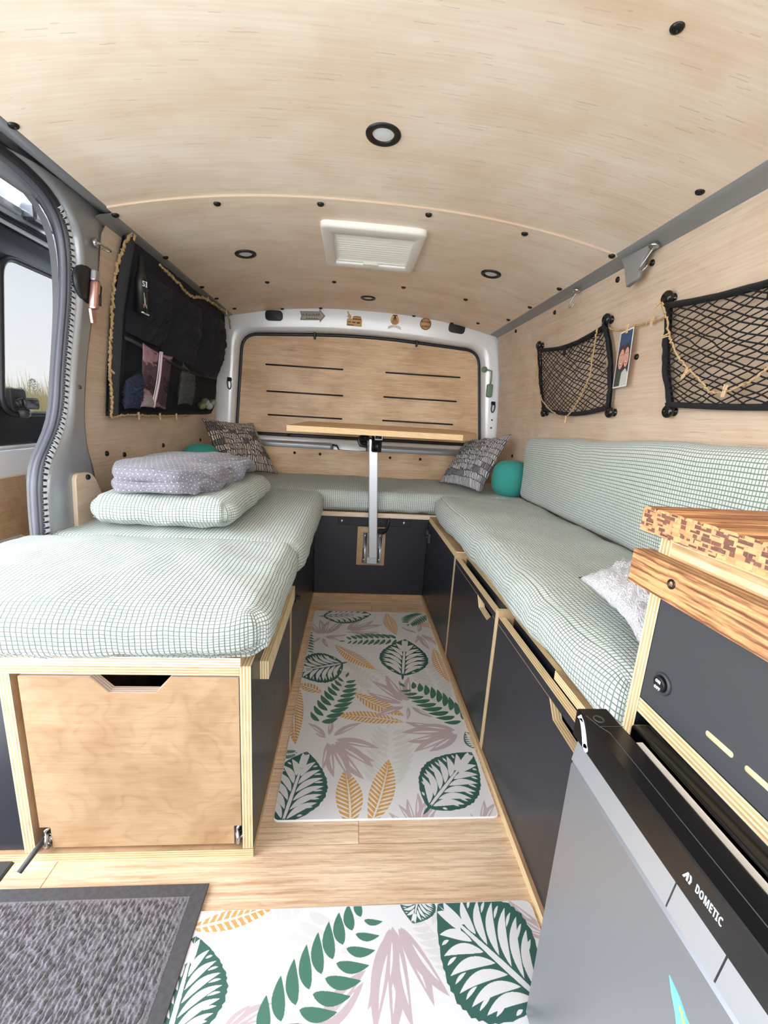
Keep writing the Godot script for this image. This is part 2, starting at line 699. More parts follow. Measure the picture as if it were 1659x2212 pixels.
func noise_tex(size: int, freq: float, sd: int, a: Color, b: Color) -> NoiseTexture2D:
	var t := NoiseTexture2D.new()
	var n := FastNoiseLite.new()
	n.seed = sd
	n.frequency = freq
	n.fractal_octaves = 4
	t.noise = n
	t.width = size
	t.height = size
	t.seamless = true
	var g := Gradient.new()
	g.set_color(0, a)
	g.set_color(1, b)
	t.color_ramp = g
	return t


func cloth(c: Color, rough: float, rim_k: float) -> StandardMaterial3D:
	var m := std(c, rough)
	m.rim_enabled = true
	m.rim = rim_k
	m.rim_tint = 0.6
	var w := 128
	var d := PackedByteArray()
	d.resize(w * w * 3)
	for y in w:
		for x in w:
			var v := 214 + int(28 * (1 if (x / 2 + y / 2) % 2 == 0 else -1)) + (x * 7 + y * 13) % 11
			for k in 3: d[(y * w + x) * 3 + k] = clampi(v, 0, 255)
	m.albedo_texture = tex(w, w, d)
	m.uv1_scale = Vector3(14, 14, 1)
	return m


# stretch cover with raised squares: the grid lines sit in the grooves
func waffle_mat(light: Color, line: Color) -> StandardMaterial3D:
	var n := 8
	var cell := 32
	var w := n * cell
	var col := PackedByteArray()
	col.resize(w * w * 3)
	var hgt := PackedByteArray()
	hgt.resize(w * w * 3)
	var r := RandomNumberGenerator.new()
	r.seed = 3
	var tone := []
	for k in n * n: tone.append(r.randf_range(-0.05, 0.05))
	for y in w:
		for x in w:
			var fx := absf(fposmod(x + 0.5, cell) / cell - 0.5) * 2
			var fy := absf(fposmod(y + 0.5, cell) / cell - 0.5) * 2
			var e := maxf(fx, fy * 0.97)
			var g := smoothstep(0.72, 0.93, e)
			var rib := 0.05 * sin(TAU * y / 4.0)
			var t := clampf(g + tone[(y / cell) * n + x / cell] + rib * (1 - g), 0, 1)
			var c := light.lerp(line, t)
			var o := (y * w + x) * 3
			col[o] = int(c.r * 255)
			col[o + 1] = int(c.g * 255)
			col[o + 2] = int(c.b * 255)
			var hh := int(255 * clampf((1 - g) * (0.8 + 0.2 * cos(fx * 1.4) * cos(fy * 1.4)) + rib, 0, 1))
			hgt[o] = hh
			hgt[o + 1] = hh
			hgt[o + 2] = hh
	var m := std(Color.WHITE, 0.95)
	m.albedo_texture = tex(w, w, col)
	m.heightmap_enabled = true
	m.heightmap_texture = tex(w, w, hgt)
	m.heightmap_scale = 0.14
	m.uv1_scale = Vector3(1 / (n * 0.0085), 1 / (n * 0.0072), 1)
	m.rim_enabled = true
	m.rim = 0.2
	return m


func velvet(c: Color) -> StandardMaterial3D:
	var m := std(c, 0.55)
	m.rim_enabled = true
	m.rim = 0.8
	m.albedo_texture = noise_tex(512, 0.03, 77, Color(0.86, 0.86, 0.87), Color(1, 1, 1))
	m.heightmap_enabled = true
	m.heightmap_texture = noise_tex(512, 0.035, 78, Color.BLACK, Color.WHITE)
	m.heightmap_scale = 0.3
	m.uv1_scale = Vector3(2.2, 5, 1)
	return m


func blanket_mat() -> StandardMaterial3D:
	var w := 512
	var nz := noise_bytes(w, w, w, w, 0.06, 21, 3)
	var d := PackedByteArray()
	d.resize(w * w * 3)
	for y in w:
		for x in w:
			var row := y / 32
			var fx := fposmod(x + (16 if row % 2 else 0), 32) - 16
			var fy := (y % 32) - 16
			var dot := fx * fx + fy * fy < 13
			var k := 0.92 + 0.16 * (nz[y * w + x] - 128) / 128.0
			var c := Color(0.88, 0.87, 0.89) if dot else Color(0.51 * k, 0.49 * k, 0.53 * k)
			var o := (y * w + x) * 3
			d[o] = int(c.r * 255)
			d[o + 1] = int(c.g * 255)
			d[o + 2] = int(c.b * 255)
	var m := std(Color.WHITE, 0.95)
	m.albedo_texture = tex(w, w, d)
	m.uv1_scale = Vector3(4.2, 4.2, 1)
	m.rim_enabled = true
	m.rim = 0.5
	m.heightmap_enabled = true
	m.heightmap_texture = noise_tex(256, 0.2, 22, Color.BLACK, Color.WHITE)
	m.heightmap_scale = 0.1
	return m


# hand-drawn short strokes in staggered rows, dark on cream
func stroke_mat(kind: int) -> StandardMaterial3D:
	var w := 1024
	var im := Image.create(w, w, false, Image.FORMAT_RGB8)
	im.fill(rgb8(52, 48, 48) if kind == 0 else rgb8(74, 72, 76))
	var r := RandomNumberGenerator.new()
	r.seed = 100 + kind
	var y := 0
	while y < w:
		var rh := r.randi_range(70, 130)
		var x := -r.randi_range(0, 60)
		while x < w:
			var bw := r.randi_range(110, 330)
			var pitch := r.randi_range(26, 32) if kind == 0 else r.randi_range(17, 22)
			var k := 0
			var tone := rgb8(204, 190, 176) if kind == 0 else rgb8(212, 210, 210)
			if r.randf() < 0.22: tone = rgb8(118, 108, 106) if kind == 0 else rgb8(132, 130, 132)
			while k < bw:
				var th := int(pitch * r.randf_range(0.46, 0.62))
				im.fill_rect(Rect2i(x + k, y + 4 + r.randi_range(0, 5), th, rh - 9 - r.randi_range(0, 6)), tone * r.randf_range(0.9, 1.05))
				k += pitch
			x += bw + r.randi_range(5, 12)
		y += rh
	var m := std(Color.WHITE, 0.9)
	m.albedo_texture = ImageTexture.create_from_image(im)
	m.rim_enabled = true
	m.rim = 0.2
	return m


# ------------------------------------------------------------------ the van itself
func build_shell() -> void:
	# outer skin: roof, right flank, left flank behind the sliding door, unseen cab with window openings added to let light in
	var body := setting("wall_outer", Vector3(0, 0, 0))
	var st := mb(false)
	for r in [[-0.86, 0.93, -1.39, 0.70], [-0.86, 0.93, -2.62, -1.76], [-0.86, -0.128, -1.76, -1.39], [0.203, 0.93, -1.76, -1.39]]:
		box(st, Vector3(r[0], 1.46, r[2]), Vector3(r[1], 1.50, r[3]))
	obj("roof_skin", [[st, M.lit_body_paint]], body)
	st = mb(false)
	box(st, Vector3(0.90, -0.12, -2.62), Vector3(0.94, 1.50, 0.10))
	obj("flank_skin", [[st, M.lit_body_paint]], body)
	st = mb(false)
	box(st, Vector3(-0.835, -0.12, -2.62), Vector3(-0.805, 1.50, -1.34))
	obj("flank_skin", [[st, M.lit_body_paint]], body)
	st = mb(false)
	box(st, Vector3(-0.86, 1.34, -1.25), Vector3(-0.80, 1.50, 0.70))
	obj("flank_skin", [[st, M.lit_body_paint]], body)
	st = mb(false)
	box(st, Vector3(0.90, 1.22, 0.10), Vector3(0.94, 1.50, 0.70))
	obj("flank_skin", [[st, M.lit_body_paint]], body)
	for s in [-1, 1]:
		st = mb(false)
		var x: float = CX + s * 0.86
		box(st, Vector3(x - 0.02, -0.12, 0.18), Vector3(x + 0.02, 0.48, 1.5))
		obj("cab_door_skin", [[st, M.dark_grey]], body)
		st = mb(false)
		box(st, Vector3(x - 0.03, -0.12, 0.06), Vector3(x + 0.03, 1.46, 0.18))
		obj("pillar_skin", [[st, M.dark_grey]], body)
	# unseen cab seat backs added behind the viewer to block low front light
	for r in [[-0.74, -0.14], [0.20, 0.82]]:
		st = mb(true)
		soft_box(st, Vector3(r[0], -0.02, 0.24), Vector3(r[1], 0.86, 0.40), 0.05, 8, func(p, n): return p + Vector3(0, 0, 0.05 * n.y))
		obj("added_seat_back", [[st, M.dark_grey]], body)
	st = mb(false)
	box(st, Vector3(-0.86, -0.12, 1.35), Vector3(0.93, 0.48, 1.75))
	obj("added_dashboard", [[st, M.dark_grey]], body)  # unseen block below the windscreen, added to shape the cab light
	st = mb(false)
	box(st, Vector3(-0.86, -0.16, -2.62), Vector3(0.93, -0.02, 1.6))
	obj("underbody", [[st, M.dark_grey]], body)
	st = mb(false)
	box(st, Vector3(-0.86, -0.12, -2.66), Vector3(0.93, 1.50, -2.62))
	obj("tail_skin", [[st, M.lit_body_paint]], body)


func build_floor() -> void:
	var fl := setting("floor", Vector3(0, 0, -0.6))
	var st := mb(false)
	box(st, Vector3(-0.585, -0.02, -2.45), Vector3(0.86, -0.0045, 1.4))
	obj("subfloor", [[st, M.dark_grey]], fl)
	var w := 0.1877
	var joints := {0: [-0.51, 0.69], 1: [0.045], 2: [-0.2], 3: [0.21], 4: [-0.05], 5: [0.3], 6: [0.112], -1: [0.1], -2: [-0.4], -3: [0.2], -4: [0.0]}
	var k := 0
	for row in range(-4, 8):
		var z1 := -0.674 + w - row * w
		var z0 := z1 - w
		var xs := [-0.585]
		for j in joints.get(row, []):
			xs.append(j)
		xs.append(0.86)
		for i in xs.size() - 1:
			var s := mb(false)
			var lo := Vector3(xs[i] + 0.0004, -0.0045, maxf(z0 + 0.0004, -1.9))
			var hi := Vector3(xs[i + 1] - 0.0004, 0.0, z1 - 0.0004)
			if hi.x - lo.x < 0.01: continue
			cbox(s, lo, hi, 0.0006)
			var m: StandardMaterial3D = M.oak[k % 3]
			# shift the grain so that no two boards repeat
			var sh := k * 0.37
			var arr := plank_uv(lo, hi, sh, z0, w)
			obj("plank", [[arr, m]], fl)
			k += 1
	# metal-edged step at the sliding door
	var tr := setting("trim_1", Vector3(-0.62, 0, -0.3))
	st = mb(false)
	cbox(st, Vector3(-0.655, -0.02, -0.66), Vector3(-0.586, 0.003, 0.06), 0.003)
	obj("step_edge", [[st, M.dark_grey]], tr)
	st = mb(false)
	box(st, Vector3(-0.80, -0.14, -1.2), Vector3(-0.655, -0.11, 0.06))
	obj("step_tread", [[st, M.rubber]], tr)


func plank_uv(lo: Vector3, hi: Vector3, sh: float, z0: float, w: float) -> SurfaceTool:
	var st := mb(false)
	var b := 0.0007
	var t := [Vector3(lo.x + b, hi.y, lo.z + b), Vector3(hi.x - b, hi.y, lo.z + b), Vector3(hi.x - b, hi.y, hi.z - b), Vector3(lo.x + b, hi.y, hi.z - b)]
	var m := [Vector3(lo.x, hi.y - b, lo.z), Vector3(hi.x, hi.y - b, lo.z), Vector3(hi.x, hi.y - b, hi.z), Vector3(lo.x, hi.y - b, hi.z)]
	var d := [Vector3(lo.x, lo.y, lo.z), Vector3(hi.x, lo.y, lo.z), Vector3(hi.x, lo.y, hi.z), Vector3(lo.x, lo.y, hi.z)]
	var uv := func(p: Vector3) -> Vector2: return Vector2(p.x + sh, p.z - z0)
	quad(st, t[0], t[1], t[2], t[3], uv.call(t[0]), uv.call(t[1]), uv.call(t[2]), uv.call(t[3]))
	for i in 4:
		var j := (i + 1) % 4
		quad(st, t[j], t[i], m[i], m[j], uv.call(t[j]), uv.call(t[i]), uv.call(m[i]), uv.call(m[j]))
		quad(st, m[j], m[i], d[i], d[j], uv.call(m[j]), uv.call(m[i]), uv.call(d[i]), uv.call(d[j]))
	return st


func build_ceiling() -> void:
	var ce := setting("ceiling", Vector3(CX, 1.4, -1.2))
	for part in [[0.68, -1.29, 0.0045], [-1.278, -2.47, 0.0]]:
		var z0: float = part[0]
		var z1: float = part[1]
		var dy: float = part[2]
		var st := mb(true)
		var x0 := CX - 0.695
		var x1 := CX + 0.70
		# the rear board is cut out above the roof vent
		for r in ([[x0, x1, z0, z1]] if z0 > 0 else [[x0, x1, z0, -1.43], [x0, x1, -1.72, z1], [x0, -0.092, -1.43, -1.72], [0.166, x1, -1.43, -1.72]]):
			grid(st, 30, 4, func(u, v): return Vector3(lerpf(r[0], r[1], u), ceil_y(lerpf(r[0], r[1], u)) + dy, lerpf(r[2], r[3], v)), func(u, v): return Vector2(lerpf(r[0], r[1], u), lerpf(r[2], r[3], v)), true)
		var su := mb(true)
		for r in ([[x0, x1, z0, z1]] if z0 > 0 else [[x0, x1, z0, -1.43], [x0, x1, -1.72, z1], [x0, -0.092, -1.43, -1.72], [0.166, x1, -1.43, -1.72]]):
			grid(su, 30, 2, func(u, v): return Vector3(lerpf(r[0], r[1], u), ceil_y(lerpf(r[0], r[1], u)) + dy + 0.0045, lerpf(r[2], r[3], v)), func(u, v): return Vector2(lerpf(r[0], r[1], u), lerpf(r[2], r[3], v)))
		var se := mb(true)
		for zz in [z0, z1]:
			grid(se, 40, 1, func(u, v): return Vector3(lerpf(x0, x1, u), ceil_y(lerpf(x0, x1, u)) + dy + 0.0045 * v, zz), func(u, v): return Vector2(lerpf(x0, x1, u), v))
		obj("ceiling_board", [[st, M.ceil], [su, M.ceil], [se, M.wall]], ce)
	# black cap screws, sitting on the boards
	var spots := [[0.163, -0.655], [0.42, -0.68], [-0.655, -0.97], [0.70, -0.955],
		[-0.656, -1.315], [-0.389, -1.31], [-0.114, -1.305], [0.183, -1.305], [0.462, -1.31], [0.715, -1.285],
		[-0.655, -1.62], [0.715, -1.60], [-0.39, -1.985], [-0.108, -1.978], [0.19, -1.972], [0.47, -1.99], [-0.65, -1.955],
		[0.715, -1.86], [-0.645, -2.13], [0.71, -2.1], [-0.4, -2.43], [-0.2, -2.435], [0.30, -2.435], [0.51, -2.43], [0.62, -2.3], [-0.62, -2.33]]
	var proto: MeshInstance3D = null
	for s in spots:
		var x: float = s[0]
		var y := ceil_y(x) + (0.006 if s[1] > -1.28 else 0.0)
		var slope := (ceil_y(x + 0.01) - ceil_y(x - 0.01)) / 0.02
		var at := Vector3(x, y, s[1])
		if proto == null:
			proto = screw_cap(ce, at, Vector3.DOWN, 0.0095)
		else:
			var c := copy_of(proto, ce, at + Vector3(0, -0.006, 0))
			c.rotation.z = atan(slope)
	proto.rotation.z = 0.0


func screw_cap(parent: Node, at: Vector3, axis: Vector3, r: float) -> MeshInstance3D:
	var st := mb(true)
	lathe(st, at, axis, [Vector2(r, -0.001), Vector2(r, 0.002), Vector2(r * 0.85, 0.0045), Vector2(r * 0.5, 0.0058), Vector2(r * 0.32, 0.006), Vector2(r * 0.28, 0.0035), Vector2(0, 0.0035)], 16)
	return obj("screw", [[st, M.screw]], parent)


func wall_sheet(side: float, zs: Callable, z_far: float, y0: float, y1: float, off: float) -> SurfaceTool:
	var st := mb(true)
	grid(st, 10, 24, func(u, v):
		var y := lerpf(y0, y1, v)
		return on_wall(side, y, lerpf(zs.call(y), z_far, u), off), func(u, v): 
		var y := lerpf(y0, y1, v)
		return Vector2(lerpf(zs.call(y), z_far, u), y), side > 0)
	return st


func build_side_walls() -> void:
	# right wall
	var wr := setting("wall_right", Vector3(0.84, 0.4, -1.2))
	var near := func(_y): return 0.08
	var st := wall_sheet(1, near, -2.43, 0.05, 1.316, 0.0)
	var sb := wall_sheet(1, near, -2.43, 0.05, 1.316, -0.009)
	obj("wall_board", [[st, M.wall], [sb, M.wall]], wr)
	for s in [[1.279, -1.19], [1.282, -1.342], [1.282, -1.751], [1.289, -2.161], [1.049, -1.239], [0.68, -2.156]]:
		screw_cap(wr, on_wall(1, s[0], s[1]), Vector3.LEFT, 0.0085)
	# left wall behind the door pillar: its front edge follows the pillar
	var wl := setting("wall_left", Vector3(-0.77, 0.4, -1.9))
	var edge := func(y: float) -> float:
		var ys := [0.0, 0.56, 0.65, 0.75, 0.875, 1.035, 1.21, 1.28, 1.40]
		var zz := [-1.22, -1.23, -1.22, -1.20, -1.215, -1.26, -1.31, -1.335, -1.40]
		for k in 8:
			if y <= ys[k + 1]: return lerpf(zz[k], zz[k + 1], (y - ys[k]) / (ys[k + 1] - ys[k]))
		return -1.4
	st = wall_sheet(-1, edge, -2.43, 0.05, 1.316, 0.0)
	sb = wall_sheet(-1, edge, -2.43, 0.05, 1.316, -0.009)
	obj("wall_board", [[st, M.wall_left], [sb, M.wall_left]], wl)
	for s in [[0.675, -1.372], [0.675, -1.769], [0.675, -2.188], [0.663, -1.474]]:
		screw_cap(wl, on_wall(-1, s[0], s[1]), Vector3.RIGHT, 0.0085)
	# painted roof rails between ceiling and walls
	for side in [-1.0, 1.0]:
		var tr := setting("trim_%d" % (2 if side < 0 else 3), Vector3(CX + side * 0.72, 1.3, -1.4))
		var s2 := mb(true)
		var prof := [Vector2(0.683, 1.335), Vector2(0.690, 1.322), Vector2(0.700, 1.3165), Vector2(0.722, 1.313), Vector2(0.734, 1.309), Vector2(0.742, 1.300), Vector2(0.750, 1.304)]
		var za := 0.08 if side > 0 else -1.30
		for k in prof.size() - 1:
			var a: Vector2 = prof[k]
			var b: Vector2 = prof[k + 1]
			for j in 8:
				var z0 := lerpf(za, -2.44, j / 8.0)
				var z1 := lerpf(za, -2.44, (j + 1) / 8.0)
				quad(s2, Vector3(CX + side * a.x, a.y, z0), Vector3(CX + side * b.x, b.y, z0), Vector3(CX + side * b.x, b.y, z1), Vector3(CX + side * a.x, a.y, z1))
		obj("roof_rail", [[s2, M.rail_paint]], tr)
		if side > 0:
			# pressed tab hanging from the rail
			var sp := mb(true)
			var poly := PackedVector2Array([Vector2(-1.285, 1.316), Vector2(-1.266, 1.292), Vector2(-1.244, 1.232), Vector2(-1.194, 1.243), Vector2(-1.186, 1.282), Vector2(-1.168, 1.300), Vector2(-1.145, 1.31)])
			prism(sp, sp, poly, 0.744, 0.756, func(p: Vector2, d: float): return Vector3(d + (1.31 - p.y) * 0.05, p.y, p.x), 0.003)
			obj("rail_tab", [[sp, M.rail_paint]], tr)


func build_rear() -> void:
	var zf := -2.45
	# painted body frame round the tailgate
	var wb := setting("wall_back", Vector3(CX, 0.4, zf))
	var outer := []
	var inner := []
	var n := 72
	# inner outline: rounded trapezoid with an arched head
	var inn := rounded([Vector2(-0.675, 0.70), Vector2(-0.632, 1.245), Vector2(CX, 1.285), Vector2(0.703, 1.245), Vector2(0.765, 0.70)], [0.05, 0.09, 0.30, 0.09, 0.05], 10)
	# the outer outline is the same ring pushed out past ceiling and walls
	for p in inn:
		var q := p
		var c := Vector2(0.04, 0.95)
		var d := (p - c)
		var k := 1.36 if p.y > 0.95 else 1.32
		q = c + d * k
		q.y = clampf(q.y, 0.45, 1.45)
		q.x = clampf(q.x, -0.84, 0.91)
		outer.append(q)
		inner.append(p)
	var st := mb(true)
	n = inner.size()
	for i in n:
		var j := (i + 1) % n
		# flat face, rolled lip, then the reveal running back to the gasket
		var prof := [[0.0, 1.0, zf], [0.80, 1.0, zf], [0.90, 1.0, zf - 0.004], [0.96, 1.0, zf - 0.014], [1.0, 1.0, zf - 0.04], [1.0, 1.0, zf - 0.07]]
		for k in prof.size() - 1:
			var a: Vector2 = outer[i].lerp(inner[i], prof[k][0])
			var b: Vector2 = outer[j].lerp(inner[j], prof[k][0])
			var c2: Vector2 = outer[j].lerp(inner[j], prof[k + 1][0])
			var d2: Vector2 = outer[i].lerp(inner[i], prof[k + 1][0])
			quad(st, Vector3(a.x, a.y, prof[k][2]), Vector3(d2.x, d2.y, prof[k + 1][2]), Vector3(c2.x, c2.y, prof[k + 1][2]), Vector3(b.x, b.y, prof[k][2]))
	obj("tail_frame", [[st, M.lit_body_paint]], wb)
	# rubber gasket
	var pts := []
	for p in ring2(PackedVector2Array(inner), -0.008): pts.append(Vector3(p.x, p.y, zf - 0.055))
	pts.append(pts[0])
	st = mb(true)
	tube(st, pts, 0.011, 8, false)
	obj("gasket", [[st, M.rubber]], wb)
	# black rubber pads on the head of the frame
	for c in [Vector2(-0.447, 1.333), Vector2(0.545, 1.341)]:
		var s := mb(true)
		var tilt: float = 0.05 if c.x < 0 else -0.10
		var poly := rounded([Vector2(-0.046, -0.026), Vector2(0.046, -0.026), Vector2(0.046, 0.026), Vector2(-0.046, 0.026)], [0.022, 0.022, 0.022, 0.022])
		prism(s, s, poly, zf + 0.007, zf - 0.001, func(p: Vector2, d: float): return Vector3(c.x + p.rotated(tilt).x, c.y + p.rotated(tilt).y, d), 0.003)
		obj("rubber_pad", [[s, M.black_plastic]], wb)
	# wire loops on the frame sides
	for c in [Vector2(-0.685, 0.968), Vector2(0.795, 0.93)]:
		var s := mb(true)
		var loop := []
		for k in 13:
			var a := TAU * k / 12.0
			loop.append(Vector3(c.x + sin(a) * 0.010, c.y + cos(a) * 0.028, zf + 0.012 + 0.004 * cos(a)))
		tube(s, loop, 0.0032, 6, false)
		cbox(s, Vector3(c.x - 0.012, c.y + 0.014, zf), Vector3(c.x + 0.012, c.y + 0.034, zf + 0.012), 0.003)
		obj("tie_loop", [[s, M.black_plastic]], wb)
	# small holes with plugs on the right post
	for y in [0.86, 0.815]:
		var s := mb(true)
		lathe(s, Vector3(0.80, y, zf), Vector3(0, 0, 1), [Vector2(0.005, -0.001), Vector2(0.005, 0.001), Vector2(0, 0.0015)], 10)
		obj("plug", [[s, M.dark_grey]], wb)
	# sill bars
	for r in [[-0.70, -0.11], [0.075, 0.78]]:
		var s := mb(true)
		soft_box(s, Vector3(r[0], 0.632, zf + 0.005), Vector3(r[1], 0.680, zf + 0.06), 0.018, 4, func(p, _n): return p)
		obj("sill_bar", [[s, M.silver_paint]], wb)
	var sl := mb(true)
	tube(sl, [Vector3(-0.115, 0.672, zf + 0.05), Vector3(-0.09, 0.668, zf + 0.05), Vector3(-0.075, 0.642, zf + 0.05), Vector3(0.02, 0.640, zf + 0.05), Vector3(0.085, 0.642, zf + 0.05)], 0.006, 6)
	obj("sill_cable", [[sl, M.black_plastic]], wb)
	# plywood behind the rear seat
	var s3 := mb(false)
	box(s3, Vector3(-0.80, 0.30, zf + 0.05), Vector3(0.86, 0.645, zf + 0.062))
	obj("seat_back_board", [[s3, M.okoume]], wb)
	for x in [-0.322, -0.181, 0.214, 0.387]:
		screw_cap(wb, Vector3(x, 0.652 - 0.035, zf + 0.062), Vector3(0, 0, 1), 0.008)
	# tailgate with its plywood panel and elastic cords
	var dr := setting("door_1", Vector3(CX, 0.68, zf - 0.06))
	var panel := ring2(PackedVector2Array(inner), -0.018)
	st = mb(false)
	var se := mb(true)
	prism(st, se, panel, zf - 0.040, zf - 0.052, func(p: Vector2, d: float): return Vector3(p.x, p.y, d))
	obj("panel", [[st, M.okoume], [se, M.ply_edge]], dr)
	for c in [[-0.498, -0.074, 1.087], [-0.493, -0.069, 0.945], [-0.486, -0.070, 0.816], [0.17, 0.597, 1.087], [0.167, 0.589, 0.953], [0.167, 0.579, 0.821]]:
		var s := mb(true)
		var zc := zf - 0.035
		tube(s, [Vector3(c[0], c[2], zc - 0.006), Vector3(c[0], c[2], zc), Vector3((c[0] + c[1]) / 2, c[2], zc + 0.001), Vector3(c[1], c[2], zc), Vector3(c[1], c[2], zc - 0.006)], 0.0042, 8)
		obj("elastic_cord", [[s, M.black_plastic]], dr)
	for x in [-0.233, 0.333]:
		var s := mb(false)
		cbox(s, Vector3(x - 0.006, 1.235, zf - 0.042), Vector3(x + 0.006, 1.278, zf - 0.03), 0.002)
		obj("clip", [[s, M.black_plastic]], dr)
	for q in [Vector2(-0.371, 0.706), Vector2(0.576, 0.708)]:
		screw_cap(dr, Vector3(q.x, q.y, zf - 0.038), Vector3(0, 0, 1), 0.008)
	# wooden souvenir stickers on the frame head
	build_stickers(zf + 0.001)


func build_stickers(z: float) -> void:
	var flat := func(c: Vector2, rot: float): return func(p: Vector2, d: float): return Vector3(c.x + p.rotated(rot).x, c.y + p.rotated(rot).y, d)
	# arrow sign
	var c := Vector2(-0.243, 1.347)
	var o := thing("souvenir_sticker", "grey arrow-shaped wooden sticker with lettering on the pale tailgate frame", "sticker", Vector3(c.x, c.y - 0.03, z))
	var st := mb(false)
	prism(st, st, PackedVector2Array([Vector2(-0.068, -0.022), Vector2(0.036, -0.022), Vector2(0.036, -0.034), Vector2(0.068, 0.0), Vector2(0.036, 0.034), Vector2(0.036, 0.022), Vector2(-0.068, 0.022), Vector2(-0.060, 0.0)]), z + 0.002, z, flat.call(c, 0.06))
	obj("plate", [[st, M.sticker_grey]], o)
	st = mb(false)
	var rimp := []
	for p in [Vector2(-0.064, -0.019), Vector2(0.039, -0.019), Vector2(0.039, -0.027), Vector2(0.063, 0.0), Vector2(0.039, 0.027), Vector2(0.039, 0.019), Vector2(-0.064, 0.019), Vector2(-0.057, 0.0), Vector2(-0.064, -0.019)]:
		rimp.append(flat.call(c, 0.06).call(p, z + 0.0022))
	tube(st, rimp, 0.0009, 4)
	obj("outline", [[st, M.black_print]], o)
	text("lettering", "COL DE LA SCHLUCHT", 0.0135, M.black_print, o, Transform3D(Basis(Vector3(0, 0, 1), 0.06) * Basis.from_scale(Vector3(0.72, 1.3, 1)), Vector3(c.x - 0.010, c.y + 0.004, z + 0.0025)))
	st = mb(false)
	for k in 5: cbox(st, Vector3(c.x - 0.035 + k * 0.013, c.y - 0.0165 + k * 0.0008, z + 0.002), Vector3(c.x - 0.025 + k * 0.013, c.y - 0.0135 + k * 0.0008, z + 0.0026), 0.0003)
	obj("small_print", [[st, M.black_print]], o)
	# village bridge cut-out
	c = Vector2(-0.018, 1.341)
	o = thing("souvenir_sticker", "wooden sticker cut as a stone bridge with houses, on the pale tailgate frame", "sticker", Vector3(c.x, c.y - 0.03, z))
	st = mb(false)
	prism(st, st, PackedVector2Array([Vector2(-0.042, -0.030), Vector2(0.040, -0.030), Vector2(0.040, 0.006), Vector2(0.030, 0.020), Vector2(0.012, 0.024), Vector2(-0.008, 0.020), Vector2(-0.014, 0.008), Vector2(-0.022, 0.004), Vector2(-0.018, 0.018), Vector2(-0.030, 0.030), Vector2(-0.036, 0.042), Vector2(-0.044, 0.040), Vector2(-0.036, 0.026), Vector2(-0.042, 0.014), Vector2(-0.030, 0.010), Vector2(-0.042, 0.0)]), z + 0.002, z, flat.call(c, -0.02))
	obj("plate", [[st, M.sticker_wood]], o)
	st = mb(false)
	for k in 4:
		cbox(st, Vector3(c.x - 0.008 + k * 0.011, c.y + 0.002, z + 0.002), Vector3(c.x + 0.000 + k * 0.011, c.y + 0.010, z + 0.0028), 0.0005)
	for k in 3:
		cbox(st, Vector3(c.x - 0.036 + k * 0.024, c.y - 0.012 - 0.002 * k, z + 0.002), Vector3(c.x - 0.018 + k * 0.024, c.y - 0.008, z + 0.0028), 0.0005)
	cbox(st, Vector3(c.x - 0.006, c.y + 0.016, z + 0.002), Vector3(c.x + 0.034, c.y + 0.019, z + 0.0028), 0.0005)
	cbox(st, Vector3(c.x - 0.038, c.y - 0.027, z + 0.002), Vector3(c.x - 0.004, c.y - 0.023, z + 0.0028), 0.0005)
	obj("engraving", [[st, M.brown_print]], o)
	# scallop shell over a ribbon
	c = Vector2(0.20, 1.352)
	o = thing("souvenir_sticker", "wooden scallop shell sticker above a white ribbon on the tailgate frame", "sticker", Vector3(c.x, c.y - 0.035, z))
	st = mb(false)
	var shell := PackedVector2Array([Vector2(-0.012, 0.032), Vector2(0.012, 0.032)])
	for k in 9:
		var a := lerpf(0.5, -PI - 0.5, k / 8.0)
		shell.append(Vector2(cos(a) * 0.024, sin(a) * 0.024 + 0.004))
	prism(st, st, shell, z + 0.002, z, flat.call(c, 0.0))
	obj("plate", [[st, M.sticker_wood]], o)
	st = mb(true)
	for k in 7:
		var a := lerpf(-2.5, -0.6, k / 6.0)
		tube(st, [Vector3(c.x + cos(a) * 0.022, c.y + 0.004 + sin(a) * 0.022, z + 0.0022), Vector3(c.x, c.y + 0.028, z + 0.0022)], 0.0009, 4)
	cbox(st, Vector3(c.x - 0.012, c.y + 0.026, z + 0.002), Vector3(c.x + 0.012, c.y + 0.031, z + 0.0026), 0.0004)
	obj("engraving", [[st, M.brown_print]], o)
	st = mb(true)
	grid(st, 14, 1, func(u, v): return Vector3(c.x + lerpf(-0.036, 0.036, u), c.y - 0.024 - 0.014 * v + 0.006 * cos((u - 0.5) * 5.0), z + 0.0026), func(u, v): return Vector2(u, v))
	obj("ribbon", [[st, M.white_plastic]], o)
	st = mb(false)
	for k in 5: cbox(st, Vector3(c.x - 0.026 + k * 0.011, c.y - 0.0265, z + 0.0026), Vector3(c.x - 0.018 + k * 0.011, c.y - 0.0245, z + 0.003), 0.0002)
	obj("small_print", [[st, M.sticker_grey]], o)
	# round disc
	c = Vector2(0.370, 1.350)
	o = thing("souvenir_sticker", "round wooden sticker with two words burnt in, beside the right rubber pad", "sticker", Vector3(c.x, c.y - 0.03, z))
	st = mb(true)
	lathe(st, Vector3(c.x, c.y, z), Vector3(0, 0, 1), [Vector2(0.031, 0), Vector2(0.031, 0.002), Vector2(0, 0.002)], 28)
	obj("plate", [[st, M.sticker_wood]], o)
	st = mb(true)
	var circ := []
	for k in 25: circ.append(Vector3(c.x + cos(TAU * k / 24) * 0.029, c.y + sin(TAU * k / 24) * 0.029, z + 0.0022))
	tube(st, circ, 0.0012, 4, false)
	obj("outline", [[st, M.brown_print]], o)
	text("lettering", "Grosse", 0.0155, M.brown_print, o, Transform3D(Basis(), Vector3(c.x, c.y + 0.011, z + 0.0025)))
